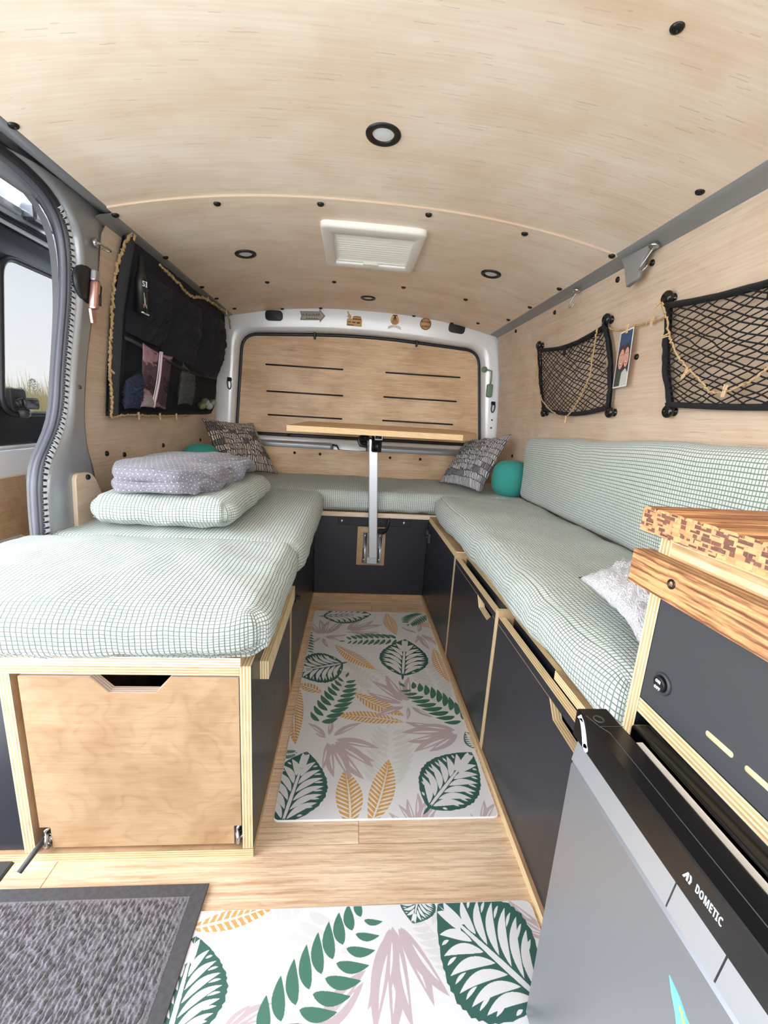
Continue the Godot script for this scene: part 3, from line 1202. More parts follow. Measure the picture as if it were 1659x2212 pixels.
	text("lettering", "Valler", 0.0145, M.brown_print, o, Transform3D(Basis(), Vector3(c.x, c.y - 0.012, z + 0.0025)))


# ------------------------------------------------------------------ sliding-door side and the view out
func build_door_side() -> void:
	# the opening's outline in (z, y), going back along the head and down the pillar
	var open_edge := [Vector2(0.06, 1.300), Vector2(-0.6, 1.310), Vector2(-1.03, 1.318), Vector2(-1.10, 1.316), Vector2(-1.155, 1.306), Vector2(-1.195, 1.285), Vector2(-1.220, 1.255), Vector2(-1.232, 1.21), Vector2(-1.233, 1.15), Vector2(-1.222, 1.06), Vector2(-1.200, 0.964), Vector2(-1.180, 0.885), Vector2(-1.162, 0.812), Vector2(-1.140, 0.762), Vector2(-1.108, 0.718), Vector2(-1.078, 0.680), Vector2(-1.060, 0.635), Vector2(-1.053, 0.58), Vector2(-1.048, 0.50), Vector2(-1.04, 0.25), Vector2(-1.03, -0.02)]
	var edge := smooth2(open_edge, 4)
	var wall_side := smooth2([Vector2(-1.40, 1.345), Vector2(-1.375, 1.315), Vector2(-1.35, 1.275), Vector2(-1.331, 1.212), Vector2(-1.305, 1.12), Vector2(-1.279, 1.035), Vector2(-1.255, 0.95), Vector2(-1.236, 0.875), Vector2(-1.220, 0.80), Vector2(-1.217, 0.752), Vector2(-1.222, 0.70), Vector2(-1.242, 0.648), Vector2(-1.252, 0.60), Vector2(-1.253, 0.55), Vector2(-1.25, 0.25), Vector2(-1.25, -0.02)], 4)
	var pil := setting("trim_4", Vector3(-0.73, 0, -1.15))
	# pillar: a pressed skin between the two curves, its edges rolled outwards
	var n := 60
	var st := mb(true)
	var e0 := along(edge.slice(8), n)
	var w0 := along(wall_side, n)
	var px := func(y: float) -> float: return -0.722 + 0.018 * smoothstep(0.9, 1.3, y)
	for i in n - 1:
		for k in 12:
			var q := []
			for c in [[i, k], [i, k + 1], [i + 1, k + 1], [i + 1, k]]:
				var t: float = c[1] / 12.0
				var p: Vector2 = e0[c[0]].lerp(w0[c[0]], t)
				var roll: float = 0.018 * pow(maxf(0.0, 1 - t / 0.22), 2.0) + 0.030 * pow(maxf(0.0, (t - 0.90) / 0.10), 2.0)
				q.append(Vector3(px.call(p.y) - roll, p.y, p.x))
			quad(st, q[0], q[1], q[2], q[3])
	# return flange into the opening
	for i in n - 1:
		var a := Vector3(px.call(e0[i].y) - 0.018, e0[i].y, e0[i].x)
		var b := Vector3(px.call(e0[i + 1].y) - 0.018, e0[i + 1].y, e0[i + 1].x)
		quad(st, a, b, b + Vector3(-0.07, 0, -0.05), a + Vector3(-0.07, 0, -0.05))
	obj("door_pillar", [[st, M.silver_paint]], pil)
	# head rail over the opening, swept along z
	st = mb(true)
	var prof := [Vector2(-0.650, 1.338), Vector2(-0.655, 1.326), Vector2(-0.668, 1.320), Vector2(-0.690, 1.322), Vector2(-0.704, 1.330), Vector2(-0.712, 1.336), Vector2(-0.720, 1.335), Vector2(-0.730, 1.328), Vector2(-0.738, 1.318), Vector2(-0.742, 1.306), Vector2(-0.80, 1.300)]
	for k in prof.size() - 1:
		for j in 12:
			var z0 := lerpf(0.08, -1.40, j / 12.0)
			var z1 := lerpf(0.08, -1.40, (j + 1) / 12.0)
			quad(st, Vector3(prof[k].x, prof[k].y, z0), Vector3(prof[k].x, prof[k].y, z1), Vector3(prof[k + 1].x, prof[k + 1].y, z1), Vector3(prof[k + 1].x, prof[k + 1].y, z0))
	obj("door_head", [[st, M.silver_paint]], pil)
	# plywood insert low on the pillar
	st = mb(false)
	var se := mb(true)
	var ins := rounded([Vector2(-1.118, 0.42), Vector2(-1.135, 0.645), Vector2(-1.208, 0.642), Vector2(-1.252, 0.56), Vector2(-1.25, 0.42)], [0.0, 0.02, 0.03, 0.03, 0.0])
	prism(st, se, ins, -0.712, -0.724, func(p: Vector2, d: float): return Vector3(d, p.y, p.x), 0.002)
	obj("pillar_insert", [[st, M.wall], [se, M.wall]], pil)
	screw_cap(pil, Vector3(-0.712, 0.630, -1.183), Vector3.RIGHT, 0.0075)
	for c in [[1.045, -1.25], [0.865, -1.20]]:
		st = mb(true)
		lathe(st, Vector3(-0.719, c[0], c[1]), Vector3.RIGHT, [Vector2(0.005, -0.004), Vector2(0.005, 0.001), Vector2(0, 0.0015)], 10)
		obj("plug", [[st, M.dark_grey]], pil)
	# rubber door seal: a round lip, and its ribbed carrier strip
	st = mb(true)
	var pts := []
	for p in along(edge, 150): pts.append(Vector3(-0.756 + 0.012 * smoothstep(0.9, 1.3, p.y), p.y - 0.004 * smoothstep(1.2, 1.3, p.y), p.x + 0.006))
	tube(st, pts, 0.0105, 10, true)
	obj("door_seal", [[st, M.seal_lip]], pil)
	st = mb(true)
	var pts2 := []
	for p in along(edge, 150): pts2.append(Vector3(-0.742 + 0.012 * smoothstep(0.9, 1.3, p.y), p.y, p.x + 0.004))
	tube(st, pts2, 0.010, 8, true)
	obj("seal_carrier", [[st, M.rubber]], pil)
	var ribs := mb(false)
	var e3 := along(edge.slice(20), 96)
	for i in range(0, 94):
		var p: Vector2 = e3[i]
		var q: Vector2 = p.lerp(e3[i + 1], 0.62)
		var t := (q - p).normalized()
		var nn := Vector2(t.y, -t.x)
		if nn.x < 0: nn = -nn
		var x := -0.7315 + 0.012 * smoothstep(0.9, 1.3, p.y)
		var h := 0.0080
		var A := Vector3(x, p.y - nn.y * h + nn.y * 0.006, p.x - nn.x * h + nn.x * 0.006)
		var B := Vector3(x, p.y + nn.y * h + nn.y * 0.006, p.x + nn.x * h + nn.x * 0.006)
		var C := Vector3(x, q.y + nn.y * h + nn.y * 0.006, q.x + nn.x * h + nn.x * 0.006)
		var D := Vector3(x, q.y - nn.y * h + nn.y * 0.006, q.x - nn.x * h + nn.x * 0.006)
		var dn := Vector3(-0.004, 0, 0)
		quad(ribs, A, B, C, D)
		quad(ribs, A + dn, B + dn, B, A)
		quad(ribs, D, C, C + dn, D + dn)
	var ro := obj("seal_ribs", [[ribs, M.rubber_light]], pil)
	ro.set_meta("kind", "stuff")
	# outer body flange seen past the seal
	st = mb(true)
	var fl := along(edge.slice(16), 40)
	for i in 39:
		var a := Vector3(-0.785, fl[i].y, fl[i].x - 0.030)
		var b := Vector3(-0.785, fl[i + 1].y, fl[i + 1].x - 0.030)
		quad(st, a, b, b + Vector3(-0.02, 0, -0.006), a + Vector3(-0.02, 0, -0.006))
	obj("body_flange", [[st, M.silver_paint]], pil)
	build_sliding_door()


func smooth2(pts: Array, k: int) -> Array:
	var out := []
	var n := pts.size()
	for i in n - 1:
		for s in k:
			var t := float(s) / k
			out.append(pts[i].cubic_interpolate(pts[i + 1], pts[maxi(i - 1, 0)], pts[mini(i + 2, n - 1)], t))
	out.append(pts[n - 1])
	return out


func along(pts: Array, n: int) -> Array:
	var l := [0.0]
	for i in range(1, pts.size()): l.append(l[i - 1] + pts[i].distance_to(pts[i - 1]))
	var out := []
	var k := 0
	for i in n:
		var d: float = l[-1] * i / (n - 1)
		while k < pts.size() - 2 and l[k + 1] < d: k += 1
		out.append(pts[k].lerp(pts[k + 1], clampf((d - l[k]) / maxf(l[k + 1] - l[k], 1e-9), 0, 1)))
	return out


func build_sliding_door() -> void:
	# slid back outside the flank: its inner face stands at x = -0.90
	var d := setting("door_2", Vector3(-0.93, 0.0, -1.6))
	var x := -0.90
	var z0 := -0.93
	var z1 := -2.12
	var f := func(p: Vector2, dep: float): return Vector3(dep, p.y, p.x)
	var win := rounded([Vector2(-1.175, 0.79), Vector2(-1.235, 1.175), Vector2(-1.98, 1.185), Vector2(-1.98, 0.79)], [0.045, 0.05, 0.05, 0.05])
	# painted door skin with the window cut out: lower, upper, front and rear pieces
	var st := mb(true)
	soft_box(st, Vector3(x - 0.05, 0.0, z1), Vector3(x, 0.70, z0), 0.02, 4, func(p, _n): return p)
	obj("lower_skin", [[st, M.lit_body_paint]], d)
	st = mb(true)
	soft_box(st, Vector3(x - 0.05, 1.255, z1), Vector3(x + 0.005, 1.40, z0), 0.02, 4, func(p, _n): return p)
	obj("upper_skin", [[st, M.lit_body_paint]], d)
	for r in [[z0, -1.13], [-2.05, z1]]:
		st = mb(true)
		soft_box(st, Vector3(x - 0.05, 0.66, r[1]), Vector3(x, 1.28, r[0]), 0.012, 4, func(p, _n): return p)
		obj("side_skin", [[st, M.black_plastic]], d)
	# belt moulding
	st = mb(true)
	tube(st, [Vector3(x + 0.004, 0.700, z0), Vector3(x + 0.004, 0.700, z1)], 0.006, 8)
	obj("belt_moulding", [[st, M.alu]], d)
	# black window surround as a ring round the glass
	st = mb(true)
	var outer := []
	for p in win:
		var q: Vector2 = p
		q.x = clampf(q.x + signf(q.x + 1.58) * 0.09, -2.08, -1.08)
		q.y = 0.702 if p.y < 0.95 else 1.262
		outer.append(q)
	for i in win.size():
		var j := (i + 1) % win.size()
		var rings := [[0.0, -0.008], [0.25, -0.002], [0.45, -0.010], [0.60, -0.004], [0.84, -0.006], [0.95, 0.004], [1.0, -0.012]]
		for k in rings.size() - 1:
			var a: Vector2 = outer[i].lerp(win[i], rings[k][0])
			var b: Vector2 = outer[j].lerp(win[j], rings[k][0])
			var c: Vector2 = outer[j].lerp(win[j], rings[k + 1][0])
			var e: Vector2 = outer[i].lerp(win[i], rings[k + 1][0])
			quad(st, f.call(a, x + rings[k][1]), f.call(b, x + rings[k][1]), f.call(c, x + rings[k + 1][1]), f.call(e, x + rings[k + 1][1]))
	obj("window_surround", [[st, M.black_plastic]], d)
	st = mb(true)
	var loop := []
	for p in ring2(win, 0.004): loop.append(Vector3(x, p.y, p.x))
	loop.append(loop[0])
	tube(st, loop, 0.008, 8, false)
	obj("window_gasket", [[st, M.rubber]], d)
	st = mb(false)
	prism(st, st, ring2(win, 0.003), x - 0.012, x - 0.016, f)
	obj("pane", [[st, M.tinted_glass]], d)
	# window catch
	var ca := mb(true)
	prism(ca, ca, rounded([Vector2(-1.203, 0.79), Vector2(-1.203, 0.852), Vector2(-1.258, 0.852), Vector2(-1.258, 0.79)], [0, 0.008, 0.012, 0]), x + 0.004, x - 0.01, f, 0.003)
	cbox(ca, Vector3(x + 0.004, 0.800, -1.268), Vector3(x + 0.030, 0.830, -1.213), 0.004)
	cbox(ca, Vector3(x + 0.008, 0.806, -1.212), Vector3(x + 0.026, 0.826, -1.203), 0.003)
	lathe(ca, Vector3(x + 0.002, 0.789, -1.235), Vector3.RIGHT, [Vector2(0.016, 0), Vector2(0.015, 0.012), Vector2(0.010, 0.018), Vector2(0, 0.019)], 14)
	obj("window_catch", [[ca, M.dark_grey]], d)
	# wood cladding low on the door
	st = mb(false)
	var se := mb(false)
	prism(st, se, PackedVector2Array([Vector2(-0.97, 0.625), Vector2(-2.05, 0.625), Vector2(-2.05, 0.445), Vector2(-1.30, 0.445), Vector2(-1.20, 0.445), Vector2(-1.165, 0.468), Vector2(-1.10, 0.470), Vector2(-0.97, 0.462)]), x + 0.012, x + 0.002, func(p: Vector2, dep: float): return Vector3(dep, p.y, p.x))
	obj("cladding", [[st, M.birch], [se, M.ply_edge]], d)
	st = mb(true)
	tube(st, [Vector3(x + 0.012, 0.618, -1.215), Vector3(x + 0.05, 0.618, -1.215)], 0.010, 12)
	tube(st, [Vector3(x + 0.05, 0.618, -1.215), Vector3(x + 0.056, 0.612, -1.255)], 0.008, 8)
	obj("door_stop", [[st, M.alu]], d)
	# roller arm in the upper track
	st = mb(false)
	cbox(st, Vector3(x + 0.01, 1.285, -1.40), Vector3(x + 0.05, 1.325, -1.30), 0.006)
	cbox(st, Vector3(x - 0.005, 1.29, -1.30), Vector3(x + 0.02, 1.31, -1.20), 0.004)
	obj("roller_arm", [[st, M.steel]], d)
	st = mb(true)
	tube(st, [Vector3(x + 0.014, 1.262, z0), Vector3(x + 0.014, 1.272, -1.5), Vector3(x + 0.014, 1.276, z1)], 0.009, 8)
	obj("upper_gasket", [[st, M.rubber]], d)


func build_outside() -> void:
	var gnd := setting("ground", Vector3(0, -0.5, 0))
	var st := mb(true)
	var gm := std(Color.WHITE, 0.95)
	gm.albedo_texture = noise_tex(512, 0.02, 5, rgb8(200, 195, 186), rgb8(220, 215, 206))
	gm.uv1_scale = Vector3(0.05, 0.05, 1)
	grid(st, 20, 20, func(u, v): return Vector3(lerpf(-400, 400, u), -0.5, lerpf(-400, 400, v)), func(u, v): return Vector2(lerpf(-400, 400, u), lerpf(-400, 400, v)), true)
	obj("field", [[st, gm]], gnd)
	# far hill
	var dir := Vector3(-0.58, 0, -0.81).normalized()
	var side := Vector3(dir.z, 0, -dir.x)
	var hm := std(rgb8(112, 126, 98), 0.95)
	st = mb(true)
	grid(st, 160, 6, func(u, v):
		var s := lerpf(-80, 80, u)
		var h: float = 2.6 + 3.9 * smoothstep(-5.0, 1.5, s) + 0.35 * sin(s * 1.3) + 0.25 * sin(s * 3.1)
		return dir * (260 + 60 * v) + side * s + Vector3(0, -0.5 + h * sin(v * PI / 2), 0), func(u, v): return Vector2(u, v))
	var hill := obj("hill", [[st, hm]])
	tag(hill, "low wooded hill on the horizon beyond the field", "hill")
	# one bushy tree and a hedge, seen small through the door window
	var leaf := std(rgb8(84, 104, 66), 0.9)
	var r := RandomNumberGenerator.new()
	r.seed = 12
	for t in [[dir * 230 + side * -3.0, 6.6, 2.3, "bushy green tree standing alone at the edge of the field"], [dir * 215 + side * 7.0, 3.2, 3.0, "low round bush at the foot of the hill"]]:
		var at: Vector3 = t[0] + Vector3(0, -0.5, 0)
		var tr := thing("field_tree", t[3], "tree", at)
		st = mb(false)
		for k in 900:
			var a := r.randf() * TAU
			var e := acos(r.randf_range(-1, 1))
			var rad: float = t[2] * (0.78 + 0.22 * r.randf()) * (0.8 + 0.25 * sin(3 * a + 2 * e))
			var p := at + Vector3(0, t[1] * 0.75, 0) + Vector3(cos(a) * sin(e) * rad, cos(e) * t[1] * 0.62, sin(a) * sin(e) * rad)
			var s := r.randf_range(0.2, 0.42)
			var v1 := Vector3(r.randf_range(-1, 1), r.randf_range(-1, 1), r.randf_range(-1, 1)).normalized() * s
			var v2 := Vector3(r.randf_range(-1, 1), r.randf_range(-1, 1), r.randf_range(-1, 1)).normalized() * s
			tri(st, p, p + v1, p + v2)
		obj("foliage", [[st, leaf]], tr)
		st = mb(true)
		tube(st, [at, at + Vector3(0.1, t[1] * 0.9, 0)], 0.16, 7)
		obj("trunk", [[st, M.brown_print]], tr)
	# tall dry grass outside the window
	st = mb(false)
	for k in 9000:
		var dist := r.randf_range(7.0, 26.0)
		var p := dir * dist + side * r.randf_range(-0.20, 0.20) * dist + Vector3(0, -0.5, 0)
		var h := r.randf_range(0.9, 1.75)
		var lean := Vector3(r.randf_range(-0.18, 0.18), h, r.randf_range(-0.18, 0.18))
		var w := side * r.randf_range(0.010, 0.024)
		tri(st, p - w, p + lean, p + w)
	var gr := obj("tall_grass", [[st, std(rgb8(206, 188, 134), 0.9)]])
	tag(gr, "tall dry yellow grass standing outside the sliding door window", "grass", "", "stuff")


# ------------------------------------------------------------------ furniture
func film_board(called: String, parent: Node, lo: Vector3, hi: Vector3, edge: Material = null) -> MeshInstance3D:
	return ply(called, parent, lo, hi, M.film, -1, -1, edge)


func build_left_bench() -> void:
	# drawer cabinet nearest the sliding door
	var c := thing("drawer_cabinet", "plywood bench cabinet with a birch drop-down front and trapezoid finger hole", "cabinet", Vector3(-0.43, 0, -0.89))
	var zf := -0.655
	var zb := -1.115
	film_board("side_panel", c, Vector3(-0.177, 0.018, zb), Vector3(-0.158, 0.405, zf))
	ply("base_board", c, Vector3(-0.78, 0.0, zb), Vector3(-0.157, 0.018, zf + 0.002), M.birch, 0)
	ply("top_board", c, Vector3(-0.78, 0.387, zb), Vector3(-0.1775, 0.405, zf), M.birch, 0)
	ply("divider", c, Vector3(-0.566, 0.018, zb), Vector3(-0.547, 0.387, zf), M.birch, 1)
	ply("lid_board", c, Vector3(-0.76, 0.405, -1.03), Vector3(-0.174, 0.423, zf + 0.004), M.birch, 0, -1, M.ply_pale)
	film_board("side_front", c, Vector3(-0.78, 0.019, zf - 0.022), Vector3(-0.5665, 0.386, zf - 0.006))
	film_board("inner_back", c, Vector3(-0.546, 0.019, zb + 0.001), Vector3(-0.178, 0.386, zb + 0.012))
	# drop-down front with finger notch and hinge cut-outs
	var poly := PackedVector2Array([Vector2(-0.537, 0.072), Vector2(-0.5185, 0.072), Vector2(-0.5185, 0.0265), Vector2(-0.1935, 0.0265), Vector2(-0.1935, 0.068), Vector2(-0.1795, 0.068), Vector2(-0.1795, 0.380), Vector2(-0.292, 0.380), Vector2(-0.318, 0.350), Vector2(-0.395, 0.350), Vector2(-0.424, 0.380), Vector2(-0.537, 0.380)])
	var st := mb(false)
	var se := mb(false)
	prism(st, se, poly, zf - 0.003, zf - 0.021, func(p: Vector2, d: float): return Vector3(p.x, p.y, d))
	obj("drop_front", [[st, M.birch], [se, M.ply_pale]], c)
	# hinges
	for s in [0, 1]:
		var hx: float = [-0.528, -0.186][s]
		var h := mb(true)
		cbox(h, Vector3(hx - 0.006, 0.024, zf - 0.014), Vector3(hx + 0.006, 0.052, zf - 0.004), 0.003)
		tube(h, [Vector3(hx, 0.026, zf - 0.004), Vector3(hx + 0.002, 0.040, zf + 0.004), Vector3(hx, 0.054, zf - 0.006)], 0.004, 8)
		tube(h, [Vector3(hx - 0.004, 0.050, zf - 0.008), Vector3(hx, 0.064, zf - 0.004), Vector3(hx + 0.005, 0.066, zf - 0.010)], 0.003, 8)
		obj("hinge", [[h, M.steel]], c)
	var arm := mb(true)
	tube(arm, [Vector3(-0.530, 0.050, zf - 0.004), Vector3(-0.536, 0.040, zf + 0.016), Vector3(-0.546, 0.026, zf + 0.040)], [0.004, 0.0048, 0.0044], 8)
	obj("stay_arm", [[arm, M.dark_grey]], c)
	# handle rail on the aisle side
	ply("handle_rail", c, Vector3(-0.1575, 0.335, -1.085), Vector3(-0.141, 0.373, -0.722), M.ply_edge, 2, 0)
	for z in [-0.79, -1.07]:
		var sc := mb(true)
		lathe(sc, Vector3(-0.158, 0.315, z), Vector3.RIGHT, [Vector2(0.004, 0), Vector2(0.004, 0.0015), Vector2(0, 0.002)], 10)
		obj("screw", [[sc, M.steel]], c)
	# rear left cabinet
	var r := thing("bench_cabinet", "black-faced bench cabinet under the left rear cushion, beside the drawer cabinet", "cabinet", Vector3(-0.45, 0, -1.5))
	film_board("side_panel", r, Vector3(-0.174, 0.018, -1.855), Vector3(-0.157, 0.390, -1.139))
	ply("post", r, Vector3(-0.174, 0.018, -1.138), Vector3(-0.156, 0.405, -1.120), M.birch, 1, 2)
	ply("base_board", r, Vector3(-0.76, 0.0, -1.855), Vector3(-0.156, 0.018, -1.1195), M.birch, 2)
	ply("top_board", r, Vector3(-0.76, 0.391, -1.855), Vector3(-0.160, 0.409, -1.1195), M.birch, 2)
	var k := mb(false)
	cbox(k, Vector3(-0.1565, 0.285, -1.20), Vector3(-0.148, 0.315, -1.165), 0.003)
	cbox(k, Vector3(-0.150, 0.290, -1.19), Vector3(-0.138, 0.300, -1.175), 0.002)
	obj("latch", [[k, M.black_plastic]], r)


func build_rear_bench() -> void:
	var b := thing("rear_bench", "black rear bench box below the tailgate with a pale plywood rim", "bench", Vector3(0.1, 0, -2.1))
	film_board("front_panel", b, Vector3(-0.155, 0.019, -1.872), Vector3(0.361, 0.389, -1.856))
	ply("base_strip", b, Vector3(-0.155, 0.0, -1.885), Vector3(0.361, 0.018, -1.851), M.birch, 0, 2, M.birch)
	ply("top_board", b, Vector3(-0.762, 0.390, -2.386), Vector3(0.835, 0.410, -1.8565), M.birch, 0, -1, M.ply_pale)
	var st := mb(false)
	cbox(st, Vector3(-0.052, 0.353, -1.8555), Vector3(0.278, 0.389, -1.848), 0.0015)
	obj("black_bar", [[st, M.black_plastic]], b)
	for x in [-0.035, 0.248]:
		st = mb(true)
		lathe(st, Vector3(x, 0.371, -1.848), Vector3(0, 0, 1), [Vector2(0.0065, 0), Vector2(0.0058, 0.0025), Vector2(0.003, 0.003), Vector2(0, 0.0025)], 12)
		obj("screw", [[st, M.steel]], b)


func build_right_bench() -> void:
	var b := thing("side_bench", "long black-fronted bench box with plywood edges along the right wall", "bench", Vector3(0.6, 0, -1.15))
	var x := 0.362
	ply("base_board", b, Vector3(x - 0.007, 0.0, -1.855), Vector3(0.82, 0.018, -0.448), M.birch, 2)
	film_board("rear_panel", b, Vector3(x, 0.019, -1.854), Vector3(x + 0.018, 0.386, -1.343))
	ply("post", b, Vector3(x - 0.001, 0.0185, -1.342), Vector3(x + 0.05, 0.400, -1.327), M.birch, 1, 2)
	ply("post", b, Vector3(x - 0.001, 0.0185, -0.914), Vector3(x + 0.05, 0.400, -0.896), M.birch, 1, 2)
	ply("seat_board", b, Vector3(x + 0.003, 0.387, -1.854), Vector3(0.82, 0.404, -1.3425), M.birch, 2)
	ply("seat_board", b, Vector3(x + 0.052, 0.387, -1.342), Vector3(0.82, 0.404, -0.448), M.birch, 2)
	ply("seat_board", b, Vector3(x + 0.020, 0.387, -0.655), Vector3(x + 0.0515, 0.404, -0.448), M.birch, 2)
	film_board("dark_void_panel", b, Vector3(x + 0.038, 0.30, -1.3265), Vector3(x + 0.051, 0.388, -0.9145))  # dark panels stand in for the shaded void behind the door tops
	film_board("dark_void_panel", b, Vector3(x + 0.038, 0.30, -0.8955), Vector3(x + 0.051, 0.386, -0.449))
	# frame rails, and two doors below them with finger notches cut into their upper edges
	for d in [[-1.326, -0.9145, -1.066, -0.944], [-0.8955, -0.449, -0.626, -0.50]]:
		ply("frame_rail", b, Vector3(x, 0.3705, d[0]), Vector3(x + 0.017, 0.3865, d[1]), M.film, 2, 0)
		var poly := PackedVector2Array([Vector2(d[0], 0.020), Vector2(d[1], 0.020), Vector2(d[1], 0.3695), Vector2(d[3] + 0.006, 0.3695), Vector2(d[3] - 0.028, 0.340), Vector2(d[2] + 0.022, 0.342), Vector2(d[2], 0.3695), Vector2(d[0], 0.3695)])
		var st := mb(false)
		var se := mb(false)
		prism(st, se, poly, x, x + 0.017, func(p: Vector2, q: float): return Vector3(q, p.y, p.x))
		obj("door", [[st, M.film], [se, M.ply_edge]], b)
	# small catch near the rear corner
	var st := mb(false)
	cbox(st, Vector3(x - 0.012, 0.30, -1.80), Vector3(x - 0.0005, 0.345, -1.775), 0.002)
	cbox(st, Vector3(x - 0.020, 0.338, -1.80), Vector3(x - 0.010, 0.358, -1.775), 0.002)
	cbox(st, Vector3(x - 0.022, 0.325, -1.79), Vector3(x - 0.012, 0.332, -1.778), 0.001)
	obj("catch", [[st, M.dark_grey]], b)


func build_kitchen() -> void:
	var k := thing("kitchen_unit", "black kitchen cabinet over the fridge with plywood edges and a striped wooden rail", "cabinet", Vector3(0.6, 0.0, -0.2))
	var x := 0.362
	var z := -0.446
	ply("side_panel", k, Vector3(x, 0.019, z), Vector3(0.82, 0.7195, z + 0.018), M.film, 1)
	ply("front_panel", k, Vector3(x + 0.0005, 0.518, z + 0.0185), Vector3(x + 0.016, 0.672, 0.25), M.film_grey, 2)
	ply("shelf", k, Vector3(x, 0.498, z + 0.0185), Vector3(0.82, 0.517, 0.25), M.film, 2)
	ply("top_rail", k, Vector3(x - 0.0005, 0.6725, z + 0.0182), Vector3(x + 0.018, 0.7195, 0.25), M.ply_fine, 2, 1, M.ply_edge)
	# striped hardwood rail across the front
	var st := mb(false)
	cbox(st, Vector3(x - 0.022, 0.657, z - 0.012), Vector3(x - 0.0005, 0.697, 0.25), 0.002)
	var zr := zebra_uv(Vector3(x - 0.022, 0.657, z - 0.012), Vector3(x - 0.0005, 0.697, 0.25))
	obj("front_rail", [[zr, M.zebrano]], k)
	st = mb(true)
	lathe(st, Vector3(x - 0.0222, 0.678, -0.392), Vector3.LEFT, [Vector2(0.0055, -0.001), Vector2(0.0055, 0.0005), Vector2(0.0035, 0.0012), Vector2(0.0028, -0.0005), Vector2(0, -0.0005)], 14)
	obj("screw", [[st, M.screw]], k)
	# rocker switch
	var sw := mb(true)
	lathe(sw, Vector3(x, 0.555, -0.399), Vector3.LEFT, [Vector2(0.0125, 0), Vector2(0.0125, 0.0015), Vector2(0.0112, 0.0028), Vector2(0.0098, 0.0028), Vector2(0.0094, 0.0012), Vector2(0, 0.0012)], 28)
	var swo := obj("switch", [[sw, M.dark_grey]], k)
	sw = mb(true)
	var disc := PackedVector2Array()
	for i in 24: disc.append(Vector2(cos(TAU * i / 24) * 0.0088, sin(TAU * i / 24) * 0.0088))
	prism(sw, sw, disc, 0.0045, 0.0, func(p: Vector2, d: float): return Vector3(x - 0.0012 - d - 0.10 * p.y, 0.555 + p.y, -0.399 + p.x), 0.0012)
	obj("rocker", [[sw, M.black_plastic]], swo)
	var lb := Basis(Vector3(0, 0, 1), Vector3(0, 1, 0), Vector3(-1, 0, 0))
	text("lettering", "ON", 0.005, M.white_print, swo, Transform3D(lb, Vector3(x - 0.0066, 0.558, -0.399)))
	text("lettering", "OFF", 0.005, M.white_print, swo, Transform3D(lb, Vector3(x - 0.0062, 0.550, -0.399)))
	# routed air slots: raw wood inside
	for i in 9:
		var zc := -0.321 + i * 0.043
		var sl := mb(true)
		var pl := rounded([Vector2(-0.0155, -0.003), Vector2(0.0155, -0.003), Vector2(0.0155, 0.003), Vector2(-0.0155, 0.003)], [0.003, 0.003, 0.003, 0.003], 5)
		prism(sl, sl, pl, 0.0004, 0.0, func(p: Vector2, d: float): return Vector3(x + 0.0004 - d, 0.5445 + p.y, zc + p.x))
		obj("air_slot", [[sl, M.ply_edge]], k)
	# worktop laid up from strips
	var w := thing("worktop", "striped brown hardwood worktop with a mosaic end-grain front edge", "worktop", Vector3(0.6, 0.72, -0.1))
	var pitch := 0.0205
	var zz := -0.452
	var i := 0
	var em := mosaic_mat()
	while zz < 0.24:
		var lo := Vector3(0.338, 0.722, zz)
		var hi := Vector3(0.838, 0.7505, zz + pitch)
		st = mb(true)
		var se := mb(true)
		# the strip's section has rounded shoulders, extruded along x; its end shows the mosaic
		var sec := rounded([Vector2(lo.z, lo.y), Vector2(lo.z, hi.y), Vector2(hi.z, hi.y), Vector2(hi.z, lo.y)], [0.0, 0.0048, 0.0048, 0.0], 4)
		prism(se, st, sec, lo.x, hi.x, func(p: Vector2, d: float): return Vector3(d, p.y, p.x), 0.0)
		var body := mb(true)
		var n := sec.size()
		for q in n:
			var a: Vector2 = sec[q]
			var b: Vector2 = sec[(q + 1) % n]
			quad(body, Vector3(lo.x, a.y, a.x), Vector3(lo.x, b.y, b.x), Vector3(hi.x, b.y, b.x), Vector3(hi.x, a.y, a.x), Vector2(lo.x + i * 0.13, a.x), Vector2(lo.x + i * 0.13, b.x), Vector2(hi.x + i * 0.13, b.x), Vector2(hi.x + i * 0.13, a.x))
		obj("strip", [[se, em], [body, M.slat_dark if i % 2 == 0 else M.slat_light]], w)
		zz += pitch
		i += 1


func zebra_uv(lo: Vector3, hi: Vector3) -> SurfaceTool:
	var st := mb(false)
	for a in 3:
		for s in [true, false]:
			face(st, lo, hi, a, s, 2)
	return st


# end grain glued from small blocks in two tones
func mosaic_mat() -> StandardMaterial3D:
	var im := Image.create(512, 256, false, Image.FORMAT_RGB8)
	im.fill(rgb8(204, 152, 104))
	var r := RandomNumberGenerator.new()
	r.seed = 44
	for k in 900:
		var c := rgb8(122, 80, 66) if r.randf() < 0.42 else rgb8(208, 158, 108)
		c = c * r.randf_range(0.85, 1.06)
		im.fill_rect(Rect2i(r.randi_range(-10, 500), (r.randi_range(-1, 15)) * 17, r.randi_range(14, 40), r.randi_range(8, 18)), Color(c.r, c.g, c.b))
	for k in 500:
		var c := rgb8(168, 116, 80)
		im.fill_rect(Rect2i(r.randi_range(0, 500), r.randi_range(0, 250), r.randi_range(2, 12), 1), c)
	var m := std(Color.WHITE, 0.5)
	m.albedo_texture = ImageTexture.create_from_image(im)
	m.uv1_scale = Vector3(7.0, 14.0, 1)
	return m


